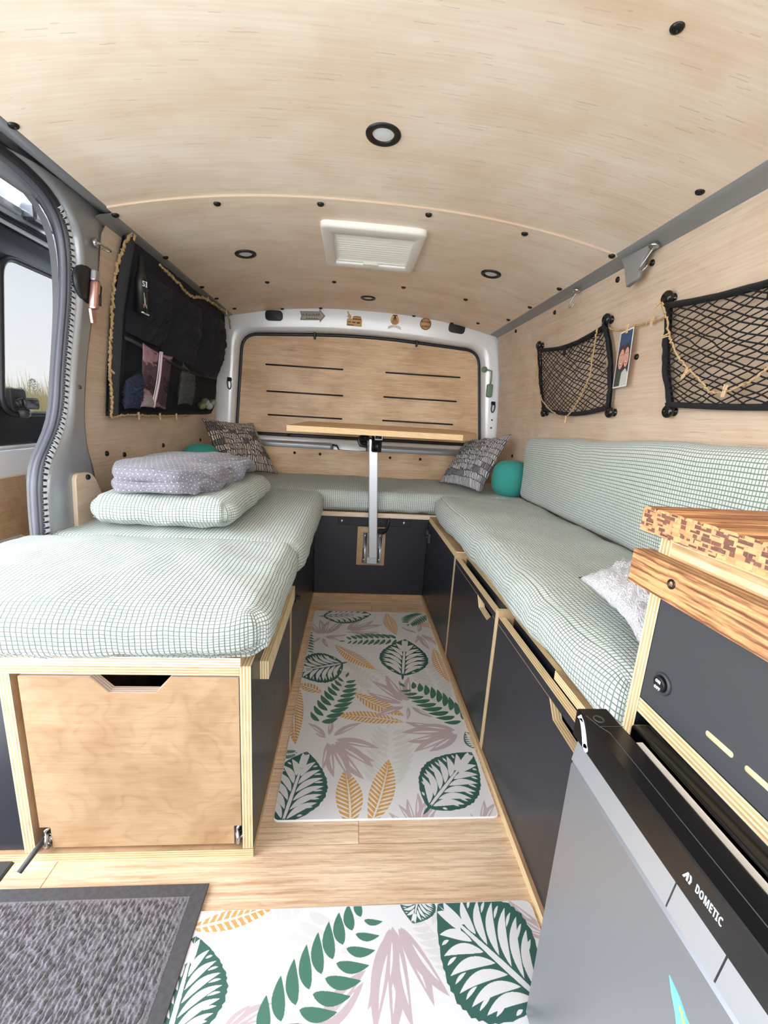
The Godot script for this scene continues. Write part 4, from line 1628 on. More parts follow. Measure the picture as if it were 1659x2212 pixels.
func build_fridge() -> void:
	var f := thing("fridge", "compact grey camper fridge with a black glossy top edge, its door held ajar", "fridge", Vector3(0.42, 0.0, -0.2))
	var x := 0.28
	var za := -0.420
	var zb := 0.03
	# body: black frame and white liner
	var st := mb(false)
	cbox(st, Vector3(0.366, 0.020, za + 0.012), Vector3(0.80, 0.470, zb), 0.003)
	obj("body", [[st, M.black_plastic]], f)
	st = mb(true)
	prism(st, st, rounded([Vector2(za + 0.010, 0.470), Vector2(za + 0.010, 0.495), Vector2(zb, 0.495), Vector2(zb, 0.470)], [0.003, 0.006, 0.003, 0.003]), 0.343, 0.3655, func(p: Vector2, d: float): return Vector3(d, p.y, p.x), 0.003)
	obj("body_frame", [[st, M.black_gloss]], f)
	st = mb(false)
	cbox(st, Vector3(0.3235, 0.03, za + 0.034), Vector3(0.3425, 0.494, zb - 0.01), 0.006)
	obj("liner", [[st, M.white_plastic]], f)
	st = mb(true)
	tube(st, [Vector3(0.3225, 0.494, za + 0.06), Vector3(0.3225, 0.492, -0.33), Vector3(0.322, 0.486, -0.31), Vector3(0.322, 0.486, zb - 0.02)], 0.003, 8)
	obj("liner_gasket", [[st, M.dark_grey]], f)
	# door
	st = mb(false)
	cbox(st, Vector3(x, 0.012, za + 0.004), Vector3(0.321, 0.4375, zb), 0.003)
	var door := obj("door", [[st, M.graphite]], f)
	st = mb(false)
	box(st, Vector3(x + 0.004, 0.4376, za + 0.004), Vector3(0.319, 0.4405, zb))
	obj("seam", [[st, M.black_plastic]], door)
	# brushed strip in three pieces, leaning back a little
	for r in [[za + 0.006, -0.2565], [-0.2550, -0.2075], [-0.2060, zb]]:
		var s := mb(false)
		prism(s, s, PackedVector2Array([Vector2(x, 0.4408), Vector2(x + 0.0045, 0.4705), Vector2(x + 0.02, 0.4705), Vector2(x + 0.02, 0.4408)]), r[0], r[1], func(p: Vector2, d: float): return Vector3(p.x, p.y, d))
		obj("brushed_strip", [[s, M.brushed]], door)
	# black fascia and lid
	st = mb(false)
	prism(st, st, PackedVector2Array([Vector2(x + 0.0045, 0.4708), Vector2(x, 0.4715), Vector2(x, 0.5045), Vector2(x + 0.0015, 0.506), Vector2(x + 0.036, 0.506), Vector2(x + 0.040, 0.503), Vector2(x + 0.040, 0.4708)]), za, zb, func(p: Vector2, d: float): return Vector3(p.x, p.y, d))
	obj("fascia", [[st, M.black_gloss]], door)
	st = mb(false)
	cbox(st, Vector3(x + 0.021, 0.443, za + 0.002), Vector3(x + 0.038, 0.4707, za + 0.010), 0.001)
	obj("end_cap", [[st, M.black_gloss]], door)
	st = mb(true)
	lathe(st, Vector3(x + 0.016, 0.5061, za + 0.018), Vector3.UP, [Vector2(0.0062, -0.0008), Vector2(0.0062, 0.0006), Vector2(0.0045, 0.0008), Vector2(0.0035, -0.003), Vector2(0, -0.003)], 18)
	obj("hinge_bush", [[st, M.dark_grey]], door)
	st = mb(false)
	tube(st, [Vector3(x + 0.004, 0.5062, za + 0.012), Vector3(x + 0.010, 0.5062, za + 0.030), Vector3(x + 0.016, 0.5062, za + 0.040), Vector3(x + 0.017, 0.5062, zb)], 0.0005, 4)
	tube(st, [Vector3(x + 0.010, 0.5062, za + 0.030), Vector3(x + 0.038, 0.5062, za + 0.030)], 0.0005, 4)
	obj("lid_groove", [[st, M.dark_grey]], door)
	# lettering, maker's sign and the turning arrow
	var lb := Basis(Vector3(0, 0, 1), Vector3(0, 1, 0), Vector3(-1, 0, 0))
	text("lettering", "DOMETIC", 0.0118, M.grey_print, door, Transform3D(lb * Basis.from_scale(Vector3(0.46, 0.88, 1)), Vector3(x - 0.0002, 0.489, -0.2245)))
	var lg := mb(false)
	var em := func(p: Vector2, d: float): return Vector3(x - d, 0.4846 + p.y * 0.9, -0.2490 + p.x * 0.85)
	prism(lg, lg, PackedVector2Array([Vector2(0, 0), Vector2(0.0022, 0), Vector2(0.0044, 0.0046), Vector2(0.0044, 0), Vector2(0.0062, 0), Vector2(0.0062, 0.0088), Vector2(0.0046, 0.0088)]), 0.0005, 0.0, em)
	prism(lg, lg, PackedVector2Array([Vector2(0.0070, 0.0088), Vector2(0.0088, 0.0088), Vector2(0.0100, 0.0044), Vector2(0.0088, 0.0), Vector2(0.0070, 0.0), Vector2(0.0082, 0.0044)]), 0.0005, 0.0, em)
	obj("maker_sign", [[lg, M.grey_print]], door)
	var ar := mb(false)
	var body := []
	for i in 9:
		var t := i / 8.0
		body.append(Vector2(lerpf(0.006, 0.0225, t), 0.0265 - 0.026 * pow(t, 1.5)))
	var aw := PackedVector2Array()
	for i in 9: aw.append(body[i] + Vector2(0.0030 + 0.0012 * i / 8.0, 0.0022))
	for i in range(8, -1, -1): aw.append(body[i] - Vector2(0.0030 + 0.0010 * i / 8.0, 0.0022))
	prism(ar, ar, aw, 0.0005, 0.0, func(p: Vector2, d: float): return Vector3(x - d, 0.4745 + p.y, za + 0.004 + p.x))
	prism(ar, ar, PackedVector2Array([Vector2(-0.0005, 0.0232), Vector2(0.0055, 0.0310), Vector2(0.0125, 0.0250)]), 0.0005, 0.0, func(p: Vector2, d: float): return Vector3(x - d, 0.4745 + p.y, za + 0.004 + p.x))
	lathe(ar, Vector3(x, 0.4758, za + 0.0275), Vector3.LEFT, [Vector2(0.0045, 0), Vector2(0.0045, 0.0005), Vector2(0, 0.0005)], 16)
	obj("turning_arrow", [[ar, M.white_print]], door)
	# turquoise leaf-shaped sticker on the door
	var s := thing("leaf_sticker", "turquoise pointed sticker with gold flecks on the grey fridge door", "sticker", Vector3(x, 0.36, -0.22))
	var q := mb(false)
	prism(q, q, PackedVector2Array([Vector2(-0.238, 0.394), Vector2(-0.226, 0.391), Vector2(-0.217, 0.385), Vector2(-0.212, 0.384), Vector2(-0.206, 0.374), Vector2(-0.196, 0.362), Vector2(-0.197, 0.345), Vector2(-0.208, 0.350), Vector2(-0.216, 0.360), Vector2(-0.222, 0.366), Vector2(-0.226, 0.374), Vector2(-0.233, 0.384)]), 0.0006, 0.0, func(p: Vector2, d: float): return Vector3(x - d, p.y, p.x))
	obj("film", [[q, std(rgb8(112, 204, 214), 0.3)]], s)
	q = mb(false)
	for i in 6:
		var c := Vector2(-0.224 + 0.0035 * i, 0.385 - 0.0045 * i)
		prism(q, q, PackedVector2Array([c, c + Vector2(0.004, -0.001), c + Vector2(0.0045, -0.0035), c + Vector2(0.001, -0.003)]), 0.0009, 0.0005, func(p: Vector2, d: float): return Vector3(x - d, p.y, p.x))
	obj("gold_flecks", [[q, std(rgb8(222, 196, 70), 0.35)]], s)


func build_table() -> void:
	var t := thing("swivel_table", "plywood swivel table with clipped corners on a single silver leg", "table", Vector3(0.1, 0.17, -1.83))
	# top: tilts up slightly to the rear
	var poly := PackedVector2Array([Vector2(-0.269, -1.75), Vector2(0.457, -1.75), Vector2(0.575, -1.955), Vector2(0.575, -2.12), Vector2(0.52, -2.25), Vector2(-0.236, -2.28)])
	var st := mb(false)
	var se := mb(false)
	prism(st, se, poly, 0.7835, 0.7605, func(p: Vector2, d: float): return Vector3(p.x, d + (-1.75 - p.y) * 0.024, p.y), 0.0)
	obj("table_top", [[st, M.oak_top], [se, M.ply_fine]], t)
	# leg leans a little
	var lean := func(y: float) -> float: return 0.111 - (y - 0.228) * 0.0477
	st = mb(true)
	var zc := -1.822
	var a := Vector3(lean.call(0.215), 0.215, zc)
	var b := Vector3(lean.call(0.742), 0.742, zc)
	bar(st, a, b, 0.0195, 0.016)
	obj("leg", [[st, M.alu]], t)
	# base rails on a plywood pad
	ply("pad", t, Vector3(0.038, 0.166, -1.8555), Vector3(0.166, 0.346, -1.843), M.birch, 1, -1, M.ply_pale)
	for x in [0.073, 0.142]:
		st = mb(true)
		cbox(st, Vector3(x - 0.010, 0.180, -1.843), Vector3(x + 0.010, 0.325, -1.834), 0.002)
		var rail := obj("base_rail", [[st, M.alu]], t)
		for y in [0.195, 0.252, 0.308]:
			st = mb(true)
			lathe(st, Vector3(x - 0.002, y, -1.834), Vector3(0, 0, 1), [Vector2(0.0045, 0), Vector2(0.004, 0.0015), Vector2(0.002, 0.0012), Vector2(0, 0.0012)], 10)
			obj("screw", [[st, M.steel]], rail)
	st = mb(false)
	cbox(st, Vector3(0.084, 0.182, -1.842), Vector3(0.131, 0.213, -1.815), 0.002)
	for k in 3: cbox(st, Vector3(0.092 + k * 0.012, 0.184, -1.815), Vector3(0.098 + k * 0.012, 0.211, -1.812), 0.0008)
	obj("foot_block", [[st, M.alu]], t)
	# swivel head
	st = mb(true)
	cbox(st, Vector3(0.079, 0.690, -1.805), Vector3(0.122, 0.742, -1.785), 0.005)
	cbox(st, Vector3(0.078, 0.735, -1.84), Vector3(0.128, 0.764, -1.795), 0.003)
	obj("swivel_head", [[st, M.black_plastic]], t)
	st = mb(false)
	tube(st, [Vector3(0.081, 0.764, -1.792), Vector3(0.092, 0.756, -1.79), Vector3(0.092, 0.744, -1.79), Vector3(0.122, 0.744, -1.79), Vector3(0.122, 0.756, -1.79), Vector3(0.133, 0.764, -1.792)], 0.0025, 6)
	obj("channel", [[st, M.alu]], t)
	st = mb(true)
	cbox(st, Vector3(0.026, 0.738, -1.82), Vector3(0.070, 0.758, -1.79), 0.006)
	cbox(st, Vector3(0.030, 0.712, -1.825), Vector3(0.062, 0.738, -1.79), 0.008)
	tube(st, [Vector3(0.030, 0.752, -1.80), Vector3(0.024, 0.735, -1.795), Vector3(0.032, 0.716, -1.795), Vector3(0.060, 0.712, -1.80)], 0.007, 8)
	obj("clamp_knob", [[st, M.black_plastic]], t)
	# clamping lever at the foot
	st = mb(true)
	tube(st, [Vector3(0.130, 0.338, -1.815), Vector3(0.152, 0.338, -1.80), Vector3(0.164, 0.352, -1.795), Vector3(0.172, 0.385, -1.79), Vector3(0.174, 0.405, -1.79)], [0.010, 0.011, 0.008, 0.006, 0.005], 10)
	lathe(st, Vector3(0.128, 0.338, -1.815), Vector3(1, 0, 0), [Vector2(0, 0), Vector2(0.012, 0), Vector2(0.012, 0.03), Vector2(0, 0.03)], 14)
	obj("clamp_lever", [[st, M.black_plastic]], t)


func bar(st: SurfaceTool, a: Vector3, b: Vector3, hx: float, hz: float) -> void:
	var c := 0.003
	var ring := [Vector2(-hx + c, -hz), Vector2(hx - c, -hz), Vector2(hx, -hz + c), Vector2(hx, hz - c), Vector2(hx - c, hz), Vector2(-hx + c, hz), Vector2(-hx, hz - c), Vector2(-hx, -hz + c)]
	st.set_smooth_group(-1)
	for i in 8:
		var j := (i + 1) % 8
		quad(st, a + Vector3(ring[i].x, 0, ring[i].y), b + Vector3(ring[i].x, 0, ring[i].y), b + Vector3(ring[j].x, 0, ring[j].y), a + Vector3(ring[j].x, 0, ring[j].y))
	for p in [a, b]:
		for i in range(1, 7):
			tri(st, p + Vector3(ring[0].x, 0, ring[0].y), p + Vector3(ring[i].x, 0, ring[i].y), p + Vector3(ring[i + 1].x, 0, ring[i + 1].y))


# ------------------------------------------------------------------ cushions and textiles
func fnl(sd: int, freq: float, oct := 2) -> FastNoiseLite:
	var n := FastNoiseLite.new()
	n.seed = sd
	n.frequency = freq
	n.fractal_octaves = oct
	return n


func cushion(called: String, label: String, lo: Vector3, hi: Vector3, r: float, crown: float, sd: int, sag := 0.006, group := "", extra = null) -> void:
	var o := thing(called, label, "cushion", Vector3((lo.x + hi.x) / 2, lo.y, (lo.z + hi.z) / 2), group)
	var nz := fnl(sd, 7.0)
	var nf := fnl(sd + 1, 26.0)
	var st := mb(true)
	soft_box(st, lo, hi, r, 34, func(p: Vector3, n: Vector3):
		var q := p
		var up := (1 - n.x * n.x) * (1 - n.z * n.z)
		if n.y > 0: q.y += crown * up * n.y
		var e := maxf(absf(n.x), absf(n.z))
		var w := smoothstep(0.6, 1.0, e)
		# gathers near the hem and soft hollows
		q.y += sag * nz.get_noise_3d(p.x, p.y, p.z) * (1 if n.y > -0.5 else 0)
		var side := Vector3(n.x if absf(n.x) > 0.97 else 0.0, 0, n.z if absf(n.z) > 0.97 else 0.0)
		q += side * (0.010 * (1 - n.y * n.y) * (0.6 + 0.4 * nz.get_noise_3d(p.x * 2, 0, p.z * 2)) + 0.003 * w * nf.get_noise_3d(p.x, p.y * 0.4, p.z))
		if n.y < -0.6: q.y += 0.007 * nf.get_noise_3d(p.x * 0.6, 3.0, p.z * 0.6) * w + 0.002
		if extra != null: q = extra.call(q, n)
		q.y = maxf(q.y, lo.y)
		var cz := smoothstep(0.80, 1.0, absf(n.x)) * smoothstep(0.80, 1.0, absf(n.z))
		q.x -= signf(n.x) * 0.009 * cz
		q.z -= signf(n.z) * 0.009 * cz
		return q)
	obj("cover", [[st, M.waffle]], o)
	# hem seam round the lower edge
	st = mb(true)
	var pts := []
	var c := (lo + hi) / 2
	var h := (hi - lo) / 2 - Vector3(0.006, 0, 0.006)
	var y := lo.y + r * 0.55
	for k in 41:
		var a := TAU * k / 40.0
		var d := Vector2(cos(a), sin(a))
		var s := pow(pow(absf(d.x), 14) + pow(absf(d.y), 14), -1.0 / 14)
		pts.append(Vector3(c.x + d.x * s * h.x, y + 0.003 * nf.get_noise_1d(k * 3.0), c.z + d.y * s * h.z))
	tube(st, pts, 0.0016, 4, false)
	obj("hem_seam", [[st, M.waffle]], o)


func build_cushions() -> void:
	var g := "sage green waffle seat cushions"
	cushion("seat_cushion", "sage green waffle cushion on the drawer cabinet by the sliding door", Vector3(-0.775, 0.424, -1.030), Vector3(-0.128, 0.520, -0.618), 0.034, 0.014, 41, 0.006, g, func(q: Vector3, n: Vector3):
		# the hem lifts in a shallow arch above the drawer front
		if n.z > 0.9 and n.y < -0.2: q.y += 0.010 * smoothstep(-0.45, -0.16, q.x)
		return q)
	cushion("seat_cushion", "sage green waffle cushion under the folded cushion and blanket", Vector3(-0.765, 0.414, -1.848), Vector3(-0.118, 0.508, -1.036), 0.034, 0.008, 45, 0.006, g, func(q: Vector3, n: Vector3):
		if n.x > 0.9 and n.y < 0: q.y += 0.012 * sin(q.z * 13.0) * -n.y
		return q)
	cushion("seat_cushion", "sage green waffle cushion on the rear bench under the tailgate", Vector3(-0.765, 0.412, -2.380), Vector3(0.82, 0.506, -1.853), 0.026, 0.006, 49, 0.005, g)
	cushion("seat_cushion", "long sage green waffle seat cushion on the side bench by the right wall", Vector3(0.374, 0.408, -1.840), Vector3(0.805, 0.512, -0.462), 0.040, 0.010, 53, 0.010, g, func(q: Vector3, n: Vector3):
		if n.x < -0.9: q.x -= 0.008 * (0.5 + 0.5 * sin(q.z * 7.0))
		if n.y < -0.3 and n.x < -0.6: q.y += 0.006 * sin(q.z * 17.0)
		return q)
	cushion("folded_cushion", "spare sage green waffle cushion lying on the left cushion under the blanket", Vector3(-0.672, 0.519, -1.620), Vector3(-0.305, 0.601, -1.083), 0.038, 0.006, 57, 0.006, g)
	# backrest stands against the right wall
	var o := thing("backrest_cushion", "tall sage green waffle backrest cushion standing against the right plywood wall", "cushion", Vector3(0.79, 0.50, -1.15), g)
	var st := mb(true)
	var lo := Vector3(0.755, 0.515, -1.832)
	var hi := Vector3(0.826, 0.792, -0.455)
	var nz := fnl(61, 3.2)
	soft_box(st, lo, hi, 0.032, 40, func(p: Vector3, n: Vector3):
		var q := p
		if n.x < 0: q.x -= 0.010 * (1 - n.y * n.y) * (1 - n.z * n.z)
		q.x += 0.005 * nz.get_noise_2d(p.y, p.z)
		if n.y > 0.5: q.y += 0.010 * nz.get_noise_1d(p.z)
		q.y += 0.032 * smoothstep(-1.8, -0.5, p.z) * clampf(n.y, 0, 1)
		return q)
	obj("cover", [[st, M.waffle]], o)


# pillow between four corners: bottom-left, bottom-right, top-right, top-left
func pillow_mesh(st: SurfaceTool, bl: Vector3, br: Vector3, tr: Vector3, tl: Vector3, thick: float, sd: int, wrinkle: float, uvs: float) -> void:
	var nrm := (br - bl).cross(tl - bl).normalized()
	var nz := fnl(sd, 2.5)
	var nf := fnl(sd + 3, 7.0)
	for s in [-1.0, 1.0]:
		grid(st, 30, 30, func(u, v):
			var a: float = 2 * u - 1
			var b: float = 2 * v - 1
			var uu: float = 0.5 + 0.5 * a * (1 - 0.09 * (1 - b * b))
			var vv: float = 0.5 + 0.5 * b * (1 - 0.09 * (1 - a * a))
			var p := bl.lerp(br, uu).lerp(tl.lerp(tr, uu), vv)
			var h: float = pow(maxf(0.0, 1 - pow(absf(a), 2.4)), 0.62) * pow(maxf(0.0, 1 - pow(absf(b), 2.4)), 0.62)
			h *= 1 + 0.25 * nz.get_noise_2d(u * 2, v * 2 + s)
			return p + nrm * s * (thick * h + wrinkle * h * nf.get_noise_2d(u * 2 + s * 5, v * 2)), func(u, v): return Vector2(u, v) * uvs, s < 0)


func build_soft_things() -> void:
	var st := mb(true)
	pillow_mesh(st, Vector3(-0.615, 0.545, -1.985), Vector3(-0.375, 0.520, -2.195), Vector3(-0.535, 0.768, -2.335), Vector3(-0.728, 0.785, -2.115), 0.052, 71, 0.020, 1.0)
	tag(obj("throw_pillow", [[st, M.pillow]]), "square pillow with dark brown and cream strokes in the left rear corner", "pillow")
	st = mb(true)
	pillow_mesh(st, Vector3(0.455, 0.522, -2.155), Vector3(0.600, 0.520, -1.880), Vector3(0.772, 0.795, -2.040), Vector3(0.615, 0.735, -2.300), 0.050, 75, 0.022, 1.0)
	tag(obj("throw_pillow", [[st, M.pillow_b]]), "square pillow with grey and white strokes in the right rear corner", "pillow")
	st = mb(true)
	pillow_mesh(st, Vector3(0.388, 0.560, -0.480), Vector3(0.425, 0.565, -0.705), Vector3(0.735, 0.580, -0.800), Vector3(0.735, 0.640, -0.480), 0.044, 79, 0.020, 1.0)
	tag(obj("throw_pillow", [[st, M.silver_velvet]]), "shiny silver-grey velvet pillow lying against the kitchen cabinet", "pillow")
	# round turquoise cushions: a soft drum with rounded shoulders
	for b in [[Vector3(-0.676, 0.592, -1.95), Vector3(0.080, 0.082, 0.085), "turquoise round cushion behind the blanket by the left wall"], [Vector3(0.752, 0.588, -1.935), Vector3(0.088, 0.086, 0.08), "turquoise round cushion between the grey pillow and the backrest"]]:
		st = mb(true)
		var c: Vector3 = b[0]
		var s: Vector3 = b[1]
		grid(st, 36, 22, func(u, v):
			var a: float = TAU * u
			var e: float = PI * (v - 0.5)
			var ce := signf(cos(e)) * pow(absf(cos(e)), 0.65)
			var se := signf(sin(e)) * pow(absf(sin(e)), 0.8)
			return c + Vector3(s.x * ce * cos(a), s.y * se, s.z * ce * sin(a)), func(u, v): return Vector2(u * 0.5, v * 0.25))
		tag(obj("round_cushion", [[st, M.teal]]), b[2], "cushion", "turquoise round cushions")
	# folded fleece blanket with white dots
	var bl := thing("folded_blanket", "folded grey fleece blanket with small white dots on the spare cushion", "blanket", Vector3(-0.55, 0.61, -1.38))
	var nz := fnl(81, 6.0)
	var nf := fnl(82, 20.0)
	for k in 3:
		var lo: Vector3 = [Vector3(-0.668, 0.609, -1.56), Vector3(-0.672, 0.634, -1.57), Vector3(-0.50, 0.622, -1.58)][k]
		var hi: Vector3 = [Vector3(-0.365, 0.637, -1.085), Vector3(-0.372, 0.672, -1.092), Vector3(-0.345, 0.654, -1.30)][k]
		st = mb(true)
		soft_box(st, lo, hi, [0.0148, 0.0198, 0.0158][k], 30, func(p: Vector3, n: Vector3):
			var q := p
			var cr: float = [0.002, 0.010, 0.004][k]
			if n.y > 0: q.y += cr * (1 - n.x * n.x) * (1 - n.z * n.z)
			q.y += 0.004 * nz.get_noise_2d(p.x, p.z)
			q += n * 0.004 * nz.get_noise_3d(p.x * 1.5, p.y * 3, p.z * 1.5)
			# the gathered right end
			var t := smoothstep(-0.52, -0.37, p.x)
			q.y += t * 0.009 * sin(p.z * 44 + p.x * 30) - t * 0.012 * (1 if k == 1 else 0)
			var cz := smoothstep(0.45, 1.0, absf(n.x)) * smoothstep(0.45, 1.0, absf(n.z))
			q.x -= signf(n.x) * 0.030 * cz
			q.z -= signf(n.z) * 0.030 * cz
			q.z += 0.05 * smoothstep(-0.74, -0.5, p.x) * (1 if n.z > 0 else 0) - 0.045
			return q)
		obj("fold", [[st, M.blanket]], bl)


# ------------------------------------------------------------------ printed rugs
var rug_im: Image
var rug_o := Vector2.ZERO
var rug_s := 2050.0


func rp(x: float, z: float) -> Vector2:
	return (Vector2(x, z) - rug_o) * rug_s


func fill_poly(pts: PackedVector2Array, c: Color) -> void:
	var w := rug_im.get_width()
	var h := rug_im.get_height()
	var y0 := h
	var y1 := 0
	for p in pts:
		y0 = mini(y0, int(floor(p.y)))
		y1 = maxi(y1, int(ceil(p.y)))
	var n := pts.size()
	for y in range(maxi(y0, 0), mini(y1, h - 1) + 1):
		var xs := []
		var fy := y + 0.5
		for i in n:
			var a := pts[i]
			var b := pts[(i + 1) % n]
			if (a.y <= fy) != (b.y <= fy):
				xs.append(a.x + (fy - a.y) / (b.y - a.y) * (b.x - a.x))
		xs.sort()
		for k in range(0, xs.size() - 1, 2):
			var x0 := clampi(int(round(xs[k])), 0, w)
			var x1 := clampi(int(round(xs[k + 1])), 0, w)
			if x1 > x0: rug_im.fill_rect(Rect2i(x0, y, x1 - x0, 1), c)


# a pointed leaf blade from a to b (pixels); bend bows it sideways, fat moves its widest point
func blade(a: Vector2, b: Vector2, w: float, c: Color, bend := 0.0, fat := 1.0, teeth := 0) -> void:
	var d := b - a
	var nn := Vector2(-d.y, d.x).normalized()
	var left := PackedVector2Array()
	var right := PackedVector2Array()
	var n := 40 if teeth > 0 else 14
	for i in n + 1:
		var t := float(i) / n
		var m := a + d * t + nn * bend * d.length() * 4 * t * (1 - t)
		var ww := w * pow(maxf(0.0, sin(PI * pow(t, fat))), 0.85)
		if teeth > 0: ww *= 1 + 0.06 * (1 - fposmod(t * teeth, 1.0))
		left.append(m + nn * ww)
		right.append(m - nn * ww)
	right.reverse()
	left.append_array(right)
	fill_poly(left, c)


func draw_leaf(e: Array, dark: Color, bg: Color) -> void:
	var a := rp(e[0], e[1])
	var b := rp(e[2], e[3])
	var w: float = e[4] * rug_s
	blade(a, b, w, dark, 0.0, 0.85, 16)
	var d := b - a
	var nn := Vector2(-d.y, d.x).normalized()
	# pale lens-shaped windows between the side veins
	var k := 8
	for s in [-1.0, 1.0]:
		for i in k:
			var t := 0.02 + 0.90 * i / k
			var t1 := minf(t + 0.27, 0.968)
			var prof := pow(maxf(0.0, sin(PI * pow(t1, 0.85))), 0.85)
			var p0: Vector2 = a + d * (t + 0.03) + nn * s * w * 0.075
			var p1: Vector2 = a + d * t1 + nn * s * w * prof * 0.92
			var l := p0.distance_to(p1)
			blade(p0, p1, minf(d.length() * 0.040, l * 0.24), bg, -0.11 * s, 0.9)
			var t2 := t + 0.10
			if t2 < 0.8:
				var pr2 := pow(maxf(0.0, sin(PI * pow(t2, 0.85))), 0.85)
				var r1: Vector2 = a + d * t2 + nn * s * w * pr2 * 0.90
				blade(r1.lerp(p0, 0.36), r1, d.length() * 0.013, bg, -0.05 * s, 1.0)
	blade(a - d * 0.02, b, maxf(3.0, w * 0.055), bg, 0.0, 0.6)
	blade(a - d * 0.10, a + d * 0.06, w * 0.05, dark)


func draw_fern(e: Array, c: Color) -> void:
	var a := rp(e[0], e[1])
	var b := rp(e[2], e[3])
	var d := b - a
	var nn := Vector2(-d.y, d.x).normalized()
	var w: float = e[4] * rug_s
	var k := 9
	for i in k:
		var t := 0.04 + 0.9 * i / k
		var l := w * 1.45 * (0.55 + 0.45 * sin(PI * minf(t + 0.15, 1.0)))
		var m := a + d * t + nn * w * 0.25 * sin(PI * t)
		for s in [-1.0, 1.0]:
			var p0: Vector2 = m + nn * s * w * 0.10
			blade(p0, p0 + (nn * s * 0.80 + d.normalized() * 0.62) * l, minf(l * (0.23 if (s > 0) == (e.size() < 6) else 0.15), d.length() * 0.040), c, 0.08 * s, 0.8)
	blade(b - d * 0.06, b + d * 0.06, w * 0.12, c)


func draw_feather(e: Array, c: Color, bg: Color) -> void:
	var a := rp(e[0], e[1])
	var b := rp(e[2], e[3])
	var w: float = e[4] * rug_s
	blade(a, b, w, c, 0.03, 1.0)
	var d := b - a
	var nn := Vector2(-d.y, d.x).normalized()
	var k := int(clampf(d.length() / 22.0, 7, 22))
	for i in k:
		var t := float(i) / k
		for s in [-1.0, 1.0]:
			var m := a + d * t + nn * 0.03 * d.length() * 4 * t * (1 - t)
			var e1: Vector2 = m + nn * s * w * 1.15 + d.normalized() * w * 0.75
			blade(m, e1, 4.2, bg, 0.0, 1.0)
	blade(a, b, 4.4, bg, 0.03, 0.6)


func draw_protea(e: Array, c: Color, bg: Color) -> void:
	var o := rp(e[0], e[1])
	for i in range(2, e.size(), 2):
		var p := rp(e[i], e[i + 1])
		var l := (p - o).length()
		var q := o.lerp(p, 0.15)
		blade(q, p, l * 0.095, c, 0.05 * (1 if i % 4 == 0 else -1), 0.8)
		blade(q.lerp(p, 0.25), q.lerp(p, 0.8), l * 0.020, bg, 0.02 * (1 if i % 4 == 0 else -1))


func rug(called: String, label: String, x0: float, x1: float, z0: float, z1: float, art: Dictionary, pale: Array) -> void:
	var w := int((x1 - x0) * rug_s)
	var h := int((z1 - z0) * rug_s)
	rug_im = Image.create(w, h, false, Image.FORMAT_RGB8)
	rug_o = Vector2(x0, z0)
	var bg := rgb8(217, 214, 213)
	rug_im.fill(bg)
	for p in pale: draw_fern(p, rgb8(206, 203, 199))
	for p in pale: blade(rp(p[0], p[1]), rp(p[2], p[3]), 3.0, rgb8(206, 203, 199))
	for e in art.feather: draw_feather(e, rgb8(204, 152, 84), bg)
	for e in art.protea: draw_protea(e, rgb8(185, 166, 168), bg)
	for e in art.fern: draw_fern(e, rgb8(66, 112, 92))
	for e in art.leaf: draw_leaf(e, rgb8(50, 90, 82), bg)
	var m := std(Color.WHITE, 0.5)
	m.albedo_texture = ImageTexture.create_from_image(rug_im)
	m.uv1_scale = Vector3(1 / (x1 - x0), 1 / (z1 - z0), 1)
	m.uv1_offset = Vector3(-x0 / (x1 - x0), -z0 / (z1 - z0), 0)
	var o := thing(called, label, "rug", Vector3((x0 + x1) / 2, 0, (z0 + z1) / 2), "white leaf-print floor mats")
	var st := mb(false)
	var se := mb(true)
	var poly := rounded([Vector2(x0, z0), Vector2(x1, z0), Vector2(x1, z1), Vector2(x0, z1)], [0.014, 0.014, 0.014, 0.014])
	prism(st, se, poly, 0.0045, 0.0005, func(p: Vector2, d: float): return Vector3(p.x, d, p.y), 0.0015, true)
	obj("printed_top", [[st, m], [se, M.white_plastic]], o)


